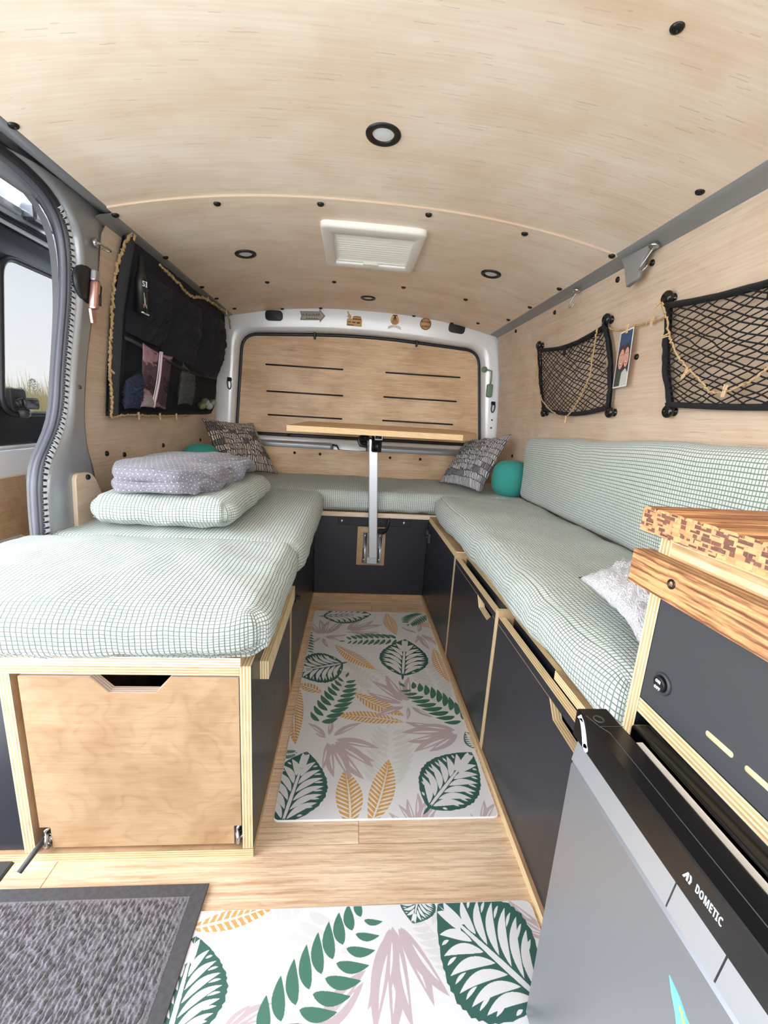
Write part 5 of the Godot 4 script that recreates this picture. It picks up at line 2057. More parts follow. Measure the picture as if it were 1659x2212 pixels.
func build_rugs() -> void:
	var a1 := {"leaf": [[-0.113, -0.717, -0.083, -0.907, 0.072], [0.198, -0.746, 0.338, -0.902, 0.068], [0.196, -1.229, 0.232, -1.465, 0.084], [-0.003, -1.299, -0.165, -1.243, 0.085], [-0.095, -1.645, 0.11, -1.671, 0.071], [0.365, -0.913, 0.34, -0.974, 0.025]],
		"fern": [[-0.062, -1.005, 0.013, -1.231, 0.040], [0.348, -1.012, 0.188, -1.181, 0.044], [0.205, -1.465, -0.01, -1.444, 0.034], [-0.165, -1.542, -0.123, -1.339, 0.030], [0.342, -1.682, 0.258, -1.581, 0.038], [-0.152, -0.899, -0.109, -0.904, 0.012]],
		"feather": [[-0.14, -1.182, -0.115, -0.931, 0.026], [-0.036, -1.418, 0.109, -1.261, 0.027], [0.034, -1.14, 0.178, -1.039, 0.026], [0.174, -1.012, -0.019, -1.04, 0.023], [-0.064, -1.139, -0.143, -1.182, 0.019], [0.027, -0.701, 0.013, -0.851, 0.030], [0.067, -0.704, 0.121, -0.881, 0.028], [0.177, -1.683, 0.202, -1.496, 0.027], [0.334, -1.404, 0.345, -1.197, 0.023], [0.352, -1.562, 0.311, -1.603, 0.02]],
		"protea": [[-0.032, -0.952, 0.1, -0.916, 0.087, -0.875, 0.082, -0.856, 0.059, -0.822, 0.026, -0.823, -0.012, -0.828, -0.041, -0.852, -0.091, -1.008, -0.068, -0.971, -0.03, -1.029, 0.056, -1.01], [0.196, -1.083, 0.075, -1.143, 0.091, -1.2, 0.14, -1.233, 0.179, -1.205, 0.216, -1.224, 0.095, -1.033, 0.185, -1.022, 0.261, -1.032], [0.331, -0.977, 0.177, -1.013, 0.162, -0.971, 0.173, -0.939, 0.187, -0.903, 0.226, -0.905, 0.212, -0.998], [-0.086, -1.475, -0.146, -1.6, -0.107, -1.612, -0.066, -1.603, -0.011, -1.616, -0.135, -1.421, -0.058, -1.397, -0.017, -1.448, 0.006, -1.492], [-0.002, -1.512, 0.154, -1.577, 0.136, -1.517, 0.071, -1.623, 0.119, -1.617, 0.047, -1.507], [0.292, -1.509, 0.268, -1.44, 0.315, -1.395, 0.354, -1.421, 0.35, -1.473, 0.227, -1.565, 0.307, -1.606], [0.165, -0.694, 0.109, -0.737, 0.132, -0.756, 0.154, -0.77, 0.18, -0.785, 0.197, -0.764, 0.214, -0.747, 0.233, -0.765], [0.3, -0.699, 0.288, -0.732, 0.328, -0.764, 0.351, -0.755]]}
	rug("floor_mat", "long white floor mat printed with leaves and flowers between the benches", -0.134, 0.350, -1.695, -0.722, a1, [[0.10, -0.80, 0.13, -1.0, 0.05], [0.02, -1.35, 0.14, -1.20, 0.04], [0.30, -1.10, 0.26, -1.33, 0.05], [-0.02, -1.24, 0.08, -1.15, 0.04]])
	var a2 := {"leaf": [[-0.214, -0.395, -0.218, -0.526, 0.064], [0.313, -0.429, 0.181, -0.559, 0.085], [0.154, -0.586, 0.134, -0.532, 0.032], [-0.45, -0.30, -0.50, -0.48, 0.07]],
		"fern": [[-0.089, -0.398, 0.071, -0.573, 0.038, 1], [0.02, -0.20, 0.2, -0.33, 0.04], [-0.4, -0.15, -0.25, -0.3, 0.04]],
		"feather": [[-0.238, -0.536, -0.09, -0.572, 0.015], [0.25, -0.12, 0.1, -0.2, 0.03]],
		"protea": [[0.101, -0.543, 0.054, -0.429, 0.064, -0.405, 0.088, -0.398, 0.117, -0.408, 0.151, -0.429, 0.176, -0.439, 0.087, -0.448], [0.369, -0.501, 0.308, -0.564, 0.319, -0.537, 0.32, -0.518, 0.359, -0.561], [-0.151, -0.41, -0.082, -0.442, -0.083, -0.427, -0.111, -0.441], [-0.028, -0.4, 0.053, -0.474, 0.049, -0.46], [0.25, -0.35, 0.33, -0.28, 0.3, -0.25, 0.26, -0.24, 0.22, -0.26]]}
	rug("floor_mat", "wide white floor mat printed with leaves and flowers beside the grey doormat", -0.585, 0.350, -0.562, 0.02, a2, [[-0.19, -0.47, -0.02, -0.58, 0.05], [-0.10, -0.44, 0.02, -0.50, 0.04], [0.22, -0.45, 0.14, -0.55, 0.03]])
	# grey ribbed doormat with a rubber rim
	var d := thing("doormat", "grey ribbed doormat with a black rubber border by the sliding door", "doormat", Vector3(-0.42, 0.005, -0.3))
	var st := mb(false)
	var A := Vector2(-0.580, -0.603)
	var B := Vector2(-0.222, -0.603)
	var poly := PackedVector2Array([A, B, Vector2(-0.232, 0.0), Vector2(-0.585, 0.0)])
	var rub := std(rgb8(78, 76, 78), 0.7)
	rub.albedo_texture = noise_tex(512, 0.03, 33, Color(0.8, 0.8, 0.8), Color(1, 1, 1))
	rub.uv1_scale = Vector3(6, 6, 1)
	prism(st, st, poly, 0.0075, 0.0048, func(p: Vector2, q: float): return Vector3(p.x, q, p.y), 0.001)
	obj("rubber_border", [[st, rub]], d)
	# looped pile: short twisted ribs running along z, real relief
	st = mb(true)
	var nz := fnl(91, 60.0, 2)
	var n2 := fnl(92, 190.0, 1)
	var nu := 260
	var nv := 330
	var f := func(u, v):
		var xx: float = lerpf(-0.585, -0.248, u)
		var zz: float = lerpf(-0.582, -0.16, v)
		var wob: float = 0.0022 * nz.get_noise_2d(xx, zz * 0.5)
		var rib: float = 0.5 + 0.5 * sin((xx + wob + zz * 0.12) * TAU / 0.0072)
		var e: float = minf(minf(u, 1 - u) * 30, v * 40)
		return Vector3(xx + 0.0007 * n2.get_noise_2d(xx, zz), 0.0078 + clampf(e, 0, 1) * (0.0035 * rib + 0.0022 * n2.get_noise_2d(xx * 0.7, zz * 0.45)), zz)
	grid(st, nu, nv, f, func(u, v): return Vector2(u * 0.34, v * 0.45), true)
	var pile := std(rgb8(146, 140, 144), 0.95)
	pile.albedo_texture = noise_tex(512, 0.12, 34, Color(0.62, 0.62, 0.64), Color(1, 1, 1))
	pile.uv1_scale = Vector3(6, 6, 1)
	var po := obj("pile", [[st, pile]], d)
	po.set_meta("kind", "stuff")


# ------------------------------------------------------------------ fittings and small things
func build_ceiling_fittings() -> void:
	var labels := ["round recessed ceiling light with a black rim, alone in the front ceiling board", "round black-rimmed ceiling light left of the white roof vent", "round black-rimmed ceiling light right of the white roof vent", "round black-rimmed ceiling light near the tailgate, behind the roof vent"]
	var spots := [Vector2(0.036, -1.004), Vector2(-0.402, -1.665), Vector2(0.474, -1.646), Vector2(0.044, -2.19)]
	for i in 4:
		var x: float = spots[i].x
		var y := ceil_y(x) + (0.006 if i == 0 else 0.0)
		var at := Vector3(x, y, spots[i].y)
		var o := thing("ceiling_light", labels[i], "light", at, "black-rimmed ceiling spots")
		var nrm := Vector3((ceil_y(x + 0.01) - ceil_y(x - 0.01)) / 0.02, -1, 0).normalized()
		var st := mb(true)
		lathe(st, at, nrm, [Vector2(0.0365, -0.002), Vector2(0.0365, 0.002), Vector2(0.0352, 0.0045), Vector2(0.0325, 0.0055), Vector2(0.0245, 0.0048), Vector2(0.0228, 0.0035), Vector2(0.0220, 0.001)], 36)
		obj("rim", [[st, M.black_plastic]], o)
		st = mb(true)
		lathe(st, at, nrm, [Vector2(0.0225, 0.0012), Vector2(0.017, 0.0020), Vector2(0.009, 0.0025), Vector2(0, 0.0026)], 28)
		obj("diffuser", [[st, M.diffuser]], o)
	# roof vent with pleated blind
	var y0 := ceil_y(0.02)
	var v := thing("roof_vent", "white square roof vent with a pleated blind in the plywood ceiling", "vent", Vector3(0.026, y0 - 0.02, -1.07))
	var st := mb(true)
	var x0 := -0.1235
	var x1 := 0.198
	var z0 := -1.398
	var z1 := -1.752
	var outer := rounded([Vector2(x0, z0), Vector2(x1, z0), Vector2(x1, z1), Vector2(x0, z1)], [0.022, 0.022, 0.022, 0.022], 6)
	var inner := rounded([Vector2(x0 + 0.036, z0 - 0.060), Vector2(x1 - 0.034, z0 - 0.060), Vector2(x1 - 0.034, z1 + 0.048), Vector2(x0 + 0.036, z1 + 0.048)], [0.003, 0.003, 0.003, 0.003], 6)
	var prof := [[0.0, y0 + 0.002], [0.0, y0 - 0.012], [0.06, y0 - 0.0165], [0.14, y0 - 0.018], [0.92, y0 - 0.0165], [1.0, y0 - 0.014], [1.0, y0 + 0.02]]
	for i in outer.size():
		var j := (i + 1) % outer.size()
		for k in prof.size() - 1:
			var a := outer[i].lerp(inner[i], prof[k][0])
			var b := outer[j].lerp(inner[j], prof[k][0])
			var c := outer[j].lerp(inner[j], prof[k + 1][0])
			var d := outer[i].lerp(inner[i], prof[k + 1][0])
			quad(st, Vector3(a.x, prof[k][1], a.y), Vector3(d.x, prof[k + 1][1], d.y), Vector3(c.x, prof[k + 1][1], c.y), Vector3(b.x, prof[k][1], b.y))
	obj("frame", [[st, M.white_plastic]], v)
	var za := z0 - 0.060
	var zb := z1 + 0.072
	for k in 12:
		var p := mb(false)
		var a := lerpf(za, zb, k / 12.0)
		var m := lerpf(za, zb, (k + 0.5) / 12.0)
		var e := lerpf(za, zb, (k + 1) / 12.0)
		var yy := y0 - 0.004
		quad(p, Vector3(x0 + 0.034, yy, a), Vector3(x1 - 0.032, yy, a), Vector3(x1 - 0.032, yy - 0.006, m), Vector3(x0 + 0.034, yy - 0.006, m))
		quad(p, Vector3(x0 + 0.034, yy - 0.006, m), Vector3(x1 - 0.032, yy - 0.006, m), Vector3(x1 - 0.032, yy, e), Vector3(x0 + 0.034, yy, e))
		obj("pleat", [[p, M.pleat]], v)
	st = mb(false)
	cbox(st, Vector3(x0 + 0.036, y0 - 0.014, zb - 0.010), Vector3(x1 - 0.034, y0 - 0.004, zb), 0.002)
	cbox(st, Vector3(0.010, y0 - 0.020, zb - 0.014), Vector3(0.066, y0 - 0.008, zb - 0.002), 0.003)
	obj("blind_bar", [[st, M.white_plastic]], v)
	# shaft up through the roof, closed by a milky dome
	st = mb(false)
	for r in [[x0 + 0.032, x1 - 0.030, z0 - 0.058, z0 - 0.056], [x0 + 0.032, x1 - 0.030, z1 + 0.044, z1 + 0.046], [x0 + 0.032, x0 + 0.034, z1 + 0.046, z0 - 0.058], [x1 - 0.032, x1 - 0.030, z1 + 0.046, z0 - 0.058]]:
		box(st, Vector3(r[0], y0, minf(r[2], r[3])), Vector3(r[1], 1.52, maxf(r[2], r[3])))
	obj("shaft", [[st, M.white_plastic]], v)
	var dome := std(rgb8(236, 238, 240), 0.4)
	dome.backlight_enabled = true
	dome.backlight = Color(1, 1, 1)
	st = mb(true)
	grid(st, 8, 8, func(p, q): return Vector3(lerpf(x0 + 0.02, x1 - 0.02, p), 1.525 + 0.03 * sin(PI * p) * sin(PI * q), lerpf(z1 + 0.03, z0 - 0.03, q)), func(p, q): return Vector2(p, q))
	obj("dome", [[st, dome]], v)


# a twisted twine along points, slightly wavy
func twine(st: SurfaceTool, pts: Array, r := 0.0018, wave := 0.0025, sd := 1) -> void:
	var nz := fnl(sd, 30.0)
	var fine := along3(pts, 0.004)
	var out := []
	var rr := []
	for i in fine.size():
		var p: Vector3 = fine[i]
		out.append(p + Vector3(0.4 * nz.get_noise_1d(i * 0.9), nz.get_noise_1d(i * 0.9 + 500), nz.get_noise_1d(i * 0.9 + 900)) * wave)
		rr.append(r * (1.0 + 0.28 * sin(i * 1.9)))
	tube(st, out, rr, 5)


func along3(pts: Array, step: float) -> Array:
	var sm := []
	var n := pts.size()
	for i in n - 1:
		for s in 8:
			sm.append(pts[i].cubic_interpolate(pts[i + 1], pts[maxi(i - 1, 0)], pts[mini(i + 2, n - 1)], s / 8.0))
	sm.append(pts[n - 1])
	var l := 0.0
	for i in sm.size() - 1: l += sm[i].distance_to(sm[i + 1])
	return along(sm, maxi(3, int(l / step)))


var peg_proto: Node3D = null


# small wooden clothes peg: two legs, a notch and a spring; long axis along dir
func peg(at: Vector3, dir: Vector3, nrm: Vector3, label: String, group: String) -> void:
	var o: Node3D
	if peg_proto == null:
		o = thing("clothes_peg", label, "clothes peg", Vector3.ZERO, group)
		for s in [-1.0, 1.0]:
			var st := mb(false)
			prism(st, st, PackedVector2Array([Vector2(0.0004 * s, -0.0125), Vector2(0.0028 * s, -0.0125), Vector2(0.0034 * s, 0.002), Vector2(0.0046 * s, 0.0125), Vector2(0.0026 * s, 0.0125), Vector2(0.0008 * s, 0.003)]), 0.0016, -0.0016, func(p: Vector2, d: float): return Vector3(p.x, p.y, d))
			obj("leg", [[st, M.peg]], o)
		var sp := mb(true)
		tube(sp, [Vector3(-0.0034, 0.0015, -0.0018), Vector3(-0.0034, 0.0015, 0.0018), Vector3(0.0034, 0.0015, 0.0018), Vector3(0.0034, 0.0015, -0.0018)], 0.0004, 5)
		obj("spring", [[sp, M.steel]], o)
		peg_proto = o
	else:
		o = peg_proto.duplicate()
		o.name = numbered("clothes_peg")
		add_child(o)
		tag(o, label, "clothes peg", group)
	dir = dir.normalized()
	var x := dir.cross(nrm).normalized()
	o.transform = Transform3D(Basis(x, dir, x.cross(dir).normalized()), at)


func build_organizer() -> void:
	var z0 := -1.372
	var z1 := -2.425
	var o := thing("hanging_organizer", "black cloth hanging organizer with pockets on the left wall", "organizer", on_wall(-1, 0.79, -1.9, 0.02))
	var nz := fnl(101, 4.0)
	var nf := fnl(102, 9.0)
	# outline: upper front corner is set back, rear corners are round
	var zf := func(v: float) -> float: return lerpf(-1.366, -1.425, v)
	var zr := func(v: float) -> float:
		var r := -2.345 - 0.085 * v
		if v < 0.12: r += 0.06 * pow(1 - v / 0.12, 2)
		if v > 0.86: r += 0.07 * pow((v - 0.86) / 0.14, 2)
		return r
	var yv := func(u: float, v: float) -> float: return lerpf(0.790 + 0.012 * u, 1.312, v)
	var surf := func(u: float, v: float, off: float) -> Vector3:
		return on_wall(-1, yv.call(u, v), lerpf(zf.call(v), zr.call(v), u), off)
	var uvm := func(u, v): return Vector2(u * 1.0, v * 0.52)
	var st := mb(true)
	grid(st, 30, 20, func(u, v): return surf.call(u, v, 0.012 + 0.004 * nf.get_noise_2d(u, v)), uvm)
	grid(st, 30, 20, func(u, v): return surf.call(u, v, 0.006), uvm, true)
	obj("back_panel", [[st, M.organizer]], o)
	# padded front hem along the near edge
	st = mb(true)
	grid(st, 6, 24, func(u, v):
		var w: float = 0.055
		return surf.call(u * w, v, 0.014 + 0.012 * sin(PI * u)), uvm)
	obj("front_hem", [[st, M.organizer_edge]], o)
	# upper pockets: bulging, sagging
	var pockets := [[0.07, 0.36, 0.50, 0.90, 0.045], [0.33, 0.66, 0.44, 0.90, 0.060], [0.62, 0.99, 0.38, 0.92, 0.075]]
	for i in 3:
		var p: Array = pockets[i]
		st = mb(true)
		grid(st, 28, 22, func(u, v):
			var b := pow(sin(PI * clampf(u, 0, 1)), 0.7) * (0.25 + 0.75 * pow(sin(PI * clampf(0.08 + v * 0.86, 0, 1)), 0.8))
			var wr: float = 0.016 * nf.get_noise_2d(u * 1.2 + i * 3, v * 0.8) * b + 0.010 * nz.get_noise_2d(u + i, v * 2) * b
			return surf.call(lerpf(p[0], p[1], u), lerpf(p[2], p[3], v) - 0.03 * sin(PI * u), 0.014 + p[4] * b + wr), uvm)
		obj("pocket", [[st, M.organizer]], o)
	# lower mesh window with its bound edge
	st = mb(true)
	grid(st, 30, 14, func(u, v): return surf.call(lerpf(0.08, 0.97, u), lerpf(0.03, 0.46 - 0.10 * u, v), 0.016 + 0.068 * pow(sin(PI * u), 0.45) * sin(PI * clampf(0.1 + 0.8 * v, 0, 1))), uvm)
	obj("mesh_pocket", [[st, M.mesh_window]], o)
	st = mb(true)
	var pts := []
	for k in 31:
		var u := k / 30.0
		pts.append(surf.call(lerpf(0.06, 0.97, u), 0.46 - 0.10 * u - 0.06 * sin(PI * u), 0.020 + 0.05 * pow(sin(PI * u), 0.6) * 0.6))
	tube(st, pts, 0.006, 6)
	obj("pocket_binding", [[st, M.organizer_edge]], o)
	st = mb(true)
	pts = []
	for k in 31: pts.append(surf.call(k / 30.0, 0.015, 0.012))
	for k in range(1, 21): pts.append(surf.call(1.0, 0.015 + 0.97 * k / 20.0, 0.012))
	tube(st, pts, 0.006, 6)
	obj("outer_binding", [[st, M.organizer]], o)
	# --- what it holds
	# black sealant tube with white print
	var t := thing("sealant_tube", "black tube with white print standing in the upper organizer pocket", "tube", on_wall(-1, 1.11, -1.48, 0.06))
	var a := on_wall(-1, 1.112, -1.478, 0.055)
	var b := on_wall(-1, 1.270, -1.462, 0.045)
	st = mb(true)
	var dir := (b - a)
	tube(st, [a, a + dir * 0.55, a + dir * 0.72, a + dir * 0.74, b], [0.019, 0.018, 0.012, 0.009, 0.008], 14, true)
	obj("body", [[st, M.black_plastic]], t)
	st = mb(false)
	cbox(st, a + Vector3(0.010, -0.004, -0.022), a + Vector3(0.016, 0.0, 0.020), 0.001)
	obj("crimp", [[st, M.white_print]], t)
	var xb := (Vector3(0, 0, -1) * 0.94 + Vector3(0.34, 0, 0)).normalized()
	var up := dir.normalized()
	var zz := xb.cross(up).normalized()
	var fr := Basis(xb, up, zz)
	if zz.x < 0: fr = Basis(-xb, up, -zz)
	text("lettering", "SI", 0.022, M.white_print, t, Transform3D(fr, a + dir * 0.50 + Vector3(0.0165, 0, 0.010)))
	st = mb(false)
	for k in 3:
		var c := a + dir * (0.08 + 0.02 * k) + Vector3(0.0185, 0, 0.002 + 0.006 * k)
		cbox(st, c, c + Vector3(0.001, 0.052 - 0.008 * k, 0.003), 0.0003)
	obj("print_bars", [[st, M.grey_print]], t)
	st = mb(false)
	cbox(st, a + Vector3(0.0165, 0.012, 0.0125), a + Vector3(0.0180, 0.022, 0.0185), 0.0004)
	obj("orange_mark", [[st, std(rgb8(196, 96, 60), 0.5)]], t)
	# pink zip pouch
	var pk := thing("zip_pouch", "pink zip pouch with dark printed numerals behind the organizer mesh", "pouch", on_wall(-1, 0.815, -1.60, 0.045))
	st = mb(true)
	pillow_mesh(st, on_wall(-1, 0.818, -1.485, 0.042), on_wall(-1, 0.815, -1.700, 0.042), on_wall(-1, 1.018, -1.765, 0.040), on_wall(-1, 1.030, -1.525, 0.040), 0.014, 111, 0.006, 1.0)
	var pm := std(rgb8(176, 140, 156), 0.8)
	pm.albedo_texture = noise_tex(256, 0.03, 55, Color(0.82, 0.80, 0.80), Color(1, 0.98, 0.96))
	obj("body", [[st, pm]], pk)
	st = mb(true)
	tube(st, along3([on_wall(-1, 0.824, -1.560, 0.060), on_wall(-1, 0.92, -1.595, 0.064), on_wall(-1, 1.015, -1.625, 0.058)], 0.01), 0.005, 6)
	obj("zip", [[st, std(rgb8(214, 190, 200), 0.5)]], pk)
	st = mb(true)
	tube(st, along3([on_wall(-1, 0.824, -1.545, 0.060), on_wall(-1, 0.92, -1.58, 0.064), on_wall(-1, 1.015, -1.612, 0.058)], 0.01), 0.0015, 5)
	obj("zip_stitch", [[st, M.white_print]], pk)
	var pb := Basis(Vector3(0, 0.97, 0.24), Vector3(-0.08, -0.24, 0.97).normalized(), Vector3(1, 0, 0))
	pb = Basis(Vector3(0, -0.97, 0.20).normalized(), Vector3(0, -0.20, -0.97).normalized(), Vector3(1, 0, 0))
	text("numeral", "66", 0.05, M.black_print, pk, Transform3D(pb, on_wall(-1, 0.905, -1.535, 0.062)), 0.0008, "Droid Sans", false)
	text("numeral", "29", 0.05, M.black_print, pk, Transform3D(pb, on_wall(-1, 0.905, -1.655, 0.063)), 0.0008, "Droid Sans", false)
	text("numeral", "mai", 0.03, M.black_print, pk, Transform3D(pb, on_wall(-1, 0.90, -1.683, 0.060)), 0.0008, "Droid Sans", false)
	# navy cloth, clear plastic bag, small bits
	st = mb(true)
	pillow_mesh(st, on_wall(-1, 0.812, -1.405, 0.04), on_wall(-1, 0.812, -1.50, 0.045), on_wall(-1, 0.95, -1.53, 0.035), on_wall(-1, 0.90, -1.43, 0.035), 0.020, 115, 0.02, 1.0)
	tag(obj("navy_cloth", [[st, cloth(rgb8(44, 52, 82), 0.9, 0.3)]]), "crumpled navy cloth in the near corner of the mesh pocket", "cloth")
	st = mb(true)
	pillow_mesh(st, on_wall(-1, 0.822, -1.47, 0.058), on_wall(-1, 0.820, -1.58, 0.058), on_wall(-1, 0.862, -1.575, 0.050), on_wall(-1, 0.868, -1.50, 0.050), 0.010, 117, 0.004, 1.0)
	tag(obj("grey_purse", [[st, std(rgb8(158, 146, 150), 0.8)]]), "small pale grey purse at the foot of the pink pouch", "purse")
	var bag := std(Color(0.72, 0.75, 0.72, 0.42), 0.3)
	bag.transparency = BaseMaterial3D.TRANSPARENCY_ALPHA
	st = mb(true)
	pillow_mesh(st, on_wall(-1, 0.835, -1.80, 0.045), on_wall(-1, 0.838, -1.955, 0.045), on_wall(-1, 0.975, -2.00, 0.040), on_wall(-1, 1.01, -1.86, 0.040), 0.016, 119, 0.022, 1.0)
	tag(obj("plastic_bag", [[st, bag]]), "crumpled clear plastic bag behind the organizer mesh beside the pink pouch", "bag")
	for k in 4:
		st = mb(true)
		var c := on_wall(-1, 0.842 + 0.018 * (k % 2), -2.06 - 0.05 * k, 0.052)
		grid(st, 14, 8, func(u, v): 
			var e: float = PI * (v - 0.5)
			return c + Vector3(cos(e) * cos(TAU * u) * 0.018, sin(e) * 0.017, cos(e) * sin(TAU * u) * 0.022), func(u, v): return Vector2(u, v))
		tag(obj("small_packet", [[st, std([rgb8(120, 132, 84), rgb8(168, 172, 158), rgb8(186, 186, 182), rgb8(140, 150, 128)][k], 0.5)]]), ["olive green packet in the rear corner of the mesh pocket", "pale packet beside the olive one in the mesh pocket", "whitish packet low in the rear corner of the mesh pocket", "grey-green packet at the far end of the mesh pocket"][k], "packet")
	# twine round it, with little pegs
	var tw := thing("twine_garland", "jute twine looped round the black organizer on the left wall", "twine", on_wall(-1, 0.79, -1.37, 0.03))
	st = mb(true)
	var line := []
	for q in [[1.318, -1.432], [1.300, -1.412], [1.26, -1.392], [1.178, -1.366], [1.055, -1.362], [0.975, -1.354], [0.916, -1.351], [0.844, -1.359], [0.788, -1.352]]: line.append(on_wall(-1, q[0], q[1], 0.030))
	twine(st, line, 0.0042, 0.008, 5)
	obj("twine", [[st, M.twine]], tw)
	st = mb(true)
	line = []
	for q in [[1.277, -1.588], [1.273, -1.68], [1.268, -1.75], [1.258, -1.82], [1.262, -1.90], [1.282, -1.985], [1.287, -2.03], [1.292, -2.13], [1.294, -2.234], [1.296, -2.33], [1.27, -2.39], [1.24, -2.42]]: line.append(on_wall(-1, q[0] + 0.005, q[1], 0.046))
	twine(st, line, 0.0040, 0.008, 6)
	obj("twine", [[st, M.twine]], tw)
	st = mb(true)
	line = []
	for q in [[0.790, -1.36], [0.796, -1.42], [0.800, -1.5], [0.797, -1.6], [0.796, -1.70], [0.797, -1.83], [0.80, -1.98]]: line.append(on_wall(-1, q[0] - 0.004, q[1], 0.026))
	twine(st, line, 0.0032, 0.004, 7)
	obj("twine", [[st, M.twine]], tw)
	var N := Vector3.RIGHT
	var gname := "little wooden pegs on the organizer twine"
	peg(on_wall(-1, 1.310, -1.432, 0.036), Vector3(0, 0.8, -0.4), N, "tiny wooden peg clipped at the upper front corner of the organizer", gname)
	peg(on_wall(-1, 0.920, -1.352, 0.036), Vector3(0, 0.35, 1.0), N, "tiny wooden peg on the vertical twine along the organizer front", gname)
	for q in [[0.792, -1.515, "tiny wooden peg under the organizer hem below the navy cloth"], [0.79, -1.675, "tiny wooden peg under the organizer hem below the pink pouch"], [0.79, -1.825, "tiny wooden peg under the organizer hem below the clear plastic bag"]]:
		peg(on_wall(-1, q[0], q[1], 0.032), Vector3(0, 1, 0.15), N, q[2], gname)
	peg(on_wall(-1, 1.292, -2.03, 0.052), Vector3(0, 0.7, -0.7), N, "tiny wooden peg in the middle of the organizer's upper twine", gname)
	peg(on_wall(-1, 1.300, -2.30, 0.052), Vector3(0, 1, -0.2), N, "tiny wooden peg at the rear end of the organizer's upper twine", gname)


# cargo net stretched between four knobs on the right wall; corners as (y, z)
func cargo_net(label: String, tl: Vector2, tr: Vector2, br: Vector2, bl: Vector2, na: int, sd: int, sagb: float) -> void:
	var o := thing("cargo_net", label, "net", on_wall(1, bl.x, (bl.y + br.y) / 2, 0.02), "black cargo nets on the right wall")
	var nz := fnl(sd, 3.0)
	var f := func(u: float, v: float, off: float) -> Vector3:
		# v = 0 at the top; the sides draw in and the top and bottom sag
		var a := tl.lerp(tr, u)
		var b := bl.lerp(br, u)
		var p := a.lerp(b, v)
		p.x -= 0.022 * sin(PI * u) * (1 - v) + sagb * sin(PI * u) * v
		p.y += (0.018 * sin(PI * v)) * (1 - 2 * u) * -1.0
		return on_wall(1, p.x, p.y, off)
	# borders
	for e in [[0, 0.0], [0, 1.0], [1, 0.0], [1, 1.0]]:
		var st := mb(true)
		var half := 0.030 if e[0] == 1 else 0.042
		grid(st, 30, 6, func(s, t):
			var w: float = (t if e[1] < 0.5 else 1 - t) * half
			var u: float = s if e[0] == 0 else (w if e[1] < 0.5 else 1 - w)
			var v: float = (w * 1.3 if e[1] < 0.5 else 1 - w * 1.3) if e[0] == 0 else s
			return f.call(u, v, 0.022 + 0.007 * sin(PI * t) + 0.004 * nz.get_noise_2d(s * 2, e[1] * 7)), func(s, t): return Vector2(s * 0.5, t * 0.03))
		grid(st, 30, 2, func(s, t):
			var w: float = (t if e[1] < 0.5 else 1 - t) * half
			var u: float = s if e[0] == 0 else (w if e[1] < 0.5 else 1 - w)
			var v: float = (w * 1.3 if e[1] < 0.5 else 1 - w * 1.3) if e[0] == 0 else s
			return f.call(u, v, 0.015), func(s, t): return Vector2(s * 0.5, t * 0.03), true)
		obj("border", [[st, M.strap]], o)
	# diamond strands, doubled here and there, drawn loosely
	var st := mb(true)
	for fam in [-1.0, 1.0]:
		for k in range(-na, na + 1):
			var pts := []
			for i in 27:
				var v := i / 26.0
				var u := float(k) / na + v * 0.98 if fam > 0 else float(k) / na + (1 - v) * 0.98
				var jig := 0.034 * nz.get_noise_2d(k * 0.35 * fam, v * 1.5) + 0.010 * sin(v * 14 + k)  * nz.get_noise_1d(k * 0.7)
				u += jig
				# strands pull towards the lower near corner
				var uu := u - 0.04 * sin(PI * clampf(u, 0, 1)) * v
				if u < 0.015 or u > 0.985:
					if pts.size() > 1: tube(st, pts, 0.0017, 4, false)
					pts = []
					continue
				pts.append(f.call(uu, lerpf(0.04, 0.96, v), 0.024 + 0.008 * sin(PI * u) * sin(PI * v) + 0.002 * fam))
			if pts.size() > 1: tube(st, pts, 0.0017, 4, false)
	var netting := obj("netting", [[st, M.net]], o)
	netting.set_meta("kind", "stuff")
	# knobs
	for c in [tl, tr, br, bl]:
		st = mb(true)
		var at := on_wall(1, c.x + (0.012 if c == tl or c == tr else -0.010), c.y, 0.0)
		lathe(st, at, Vector3.LEFT, [Vector2(0.012, 0), Vector2(0.012, 0.004), Vector2(0.009, 0.006), Vector2(0.009, 0.012), Vector2(0.0160, 0.014), Vector2(0.0175, 0.018), Vector2(0.0165, 0.023), Vector2(0.012, 0.027), Vector2(0.006, 0.0275), Vector2(0.004, 0.025), Vector2(0, 0.025)], 22)
		obj("knob", [[st, M.black_gloss]], o)
	st = mb(false)
	var lp: Vector3 = f.call(0.5, 0.05, 0.03)
	cbox(st, lp + Vector3(-0.003, -0.028, -0.009), lp + Vector3(0.002, 0.010, 0.009), 0.002)
	obj("label_tab", [[st, M.strap]], o)


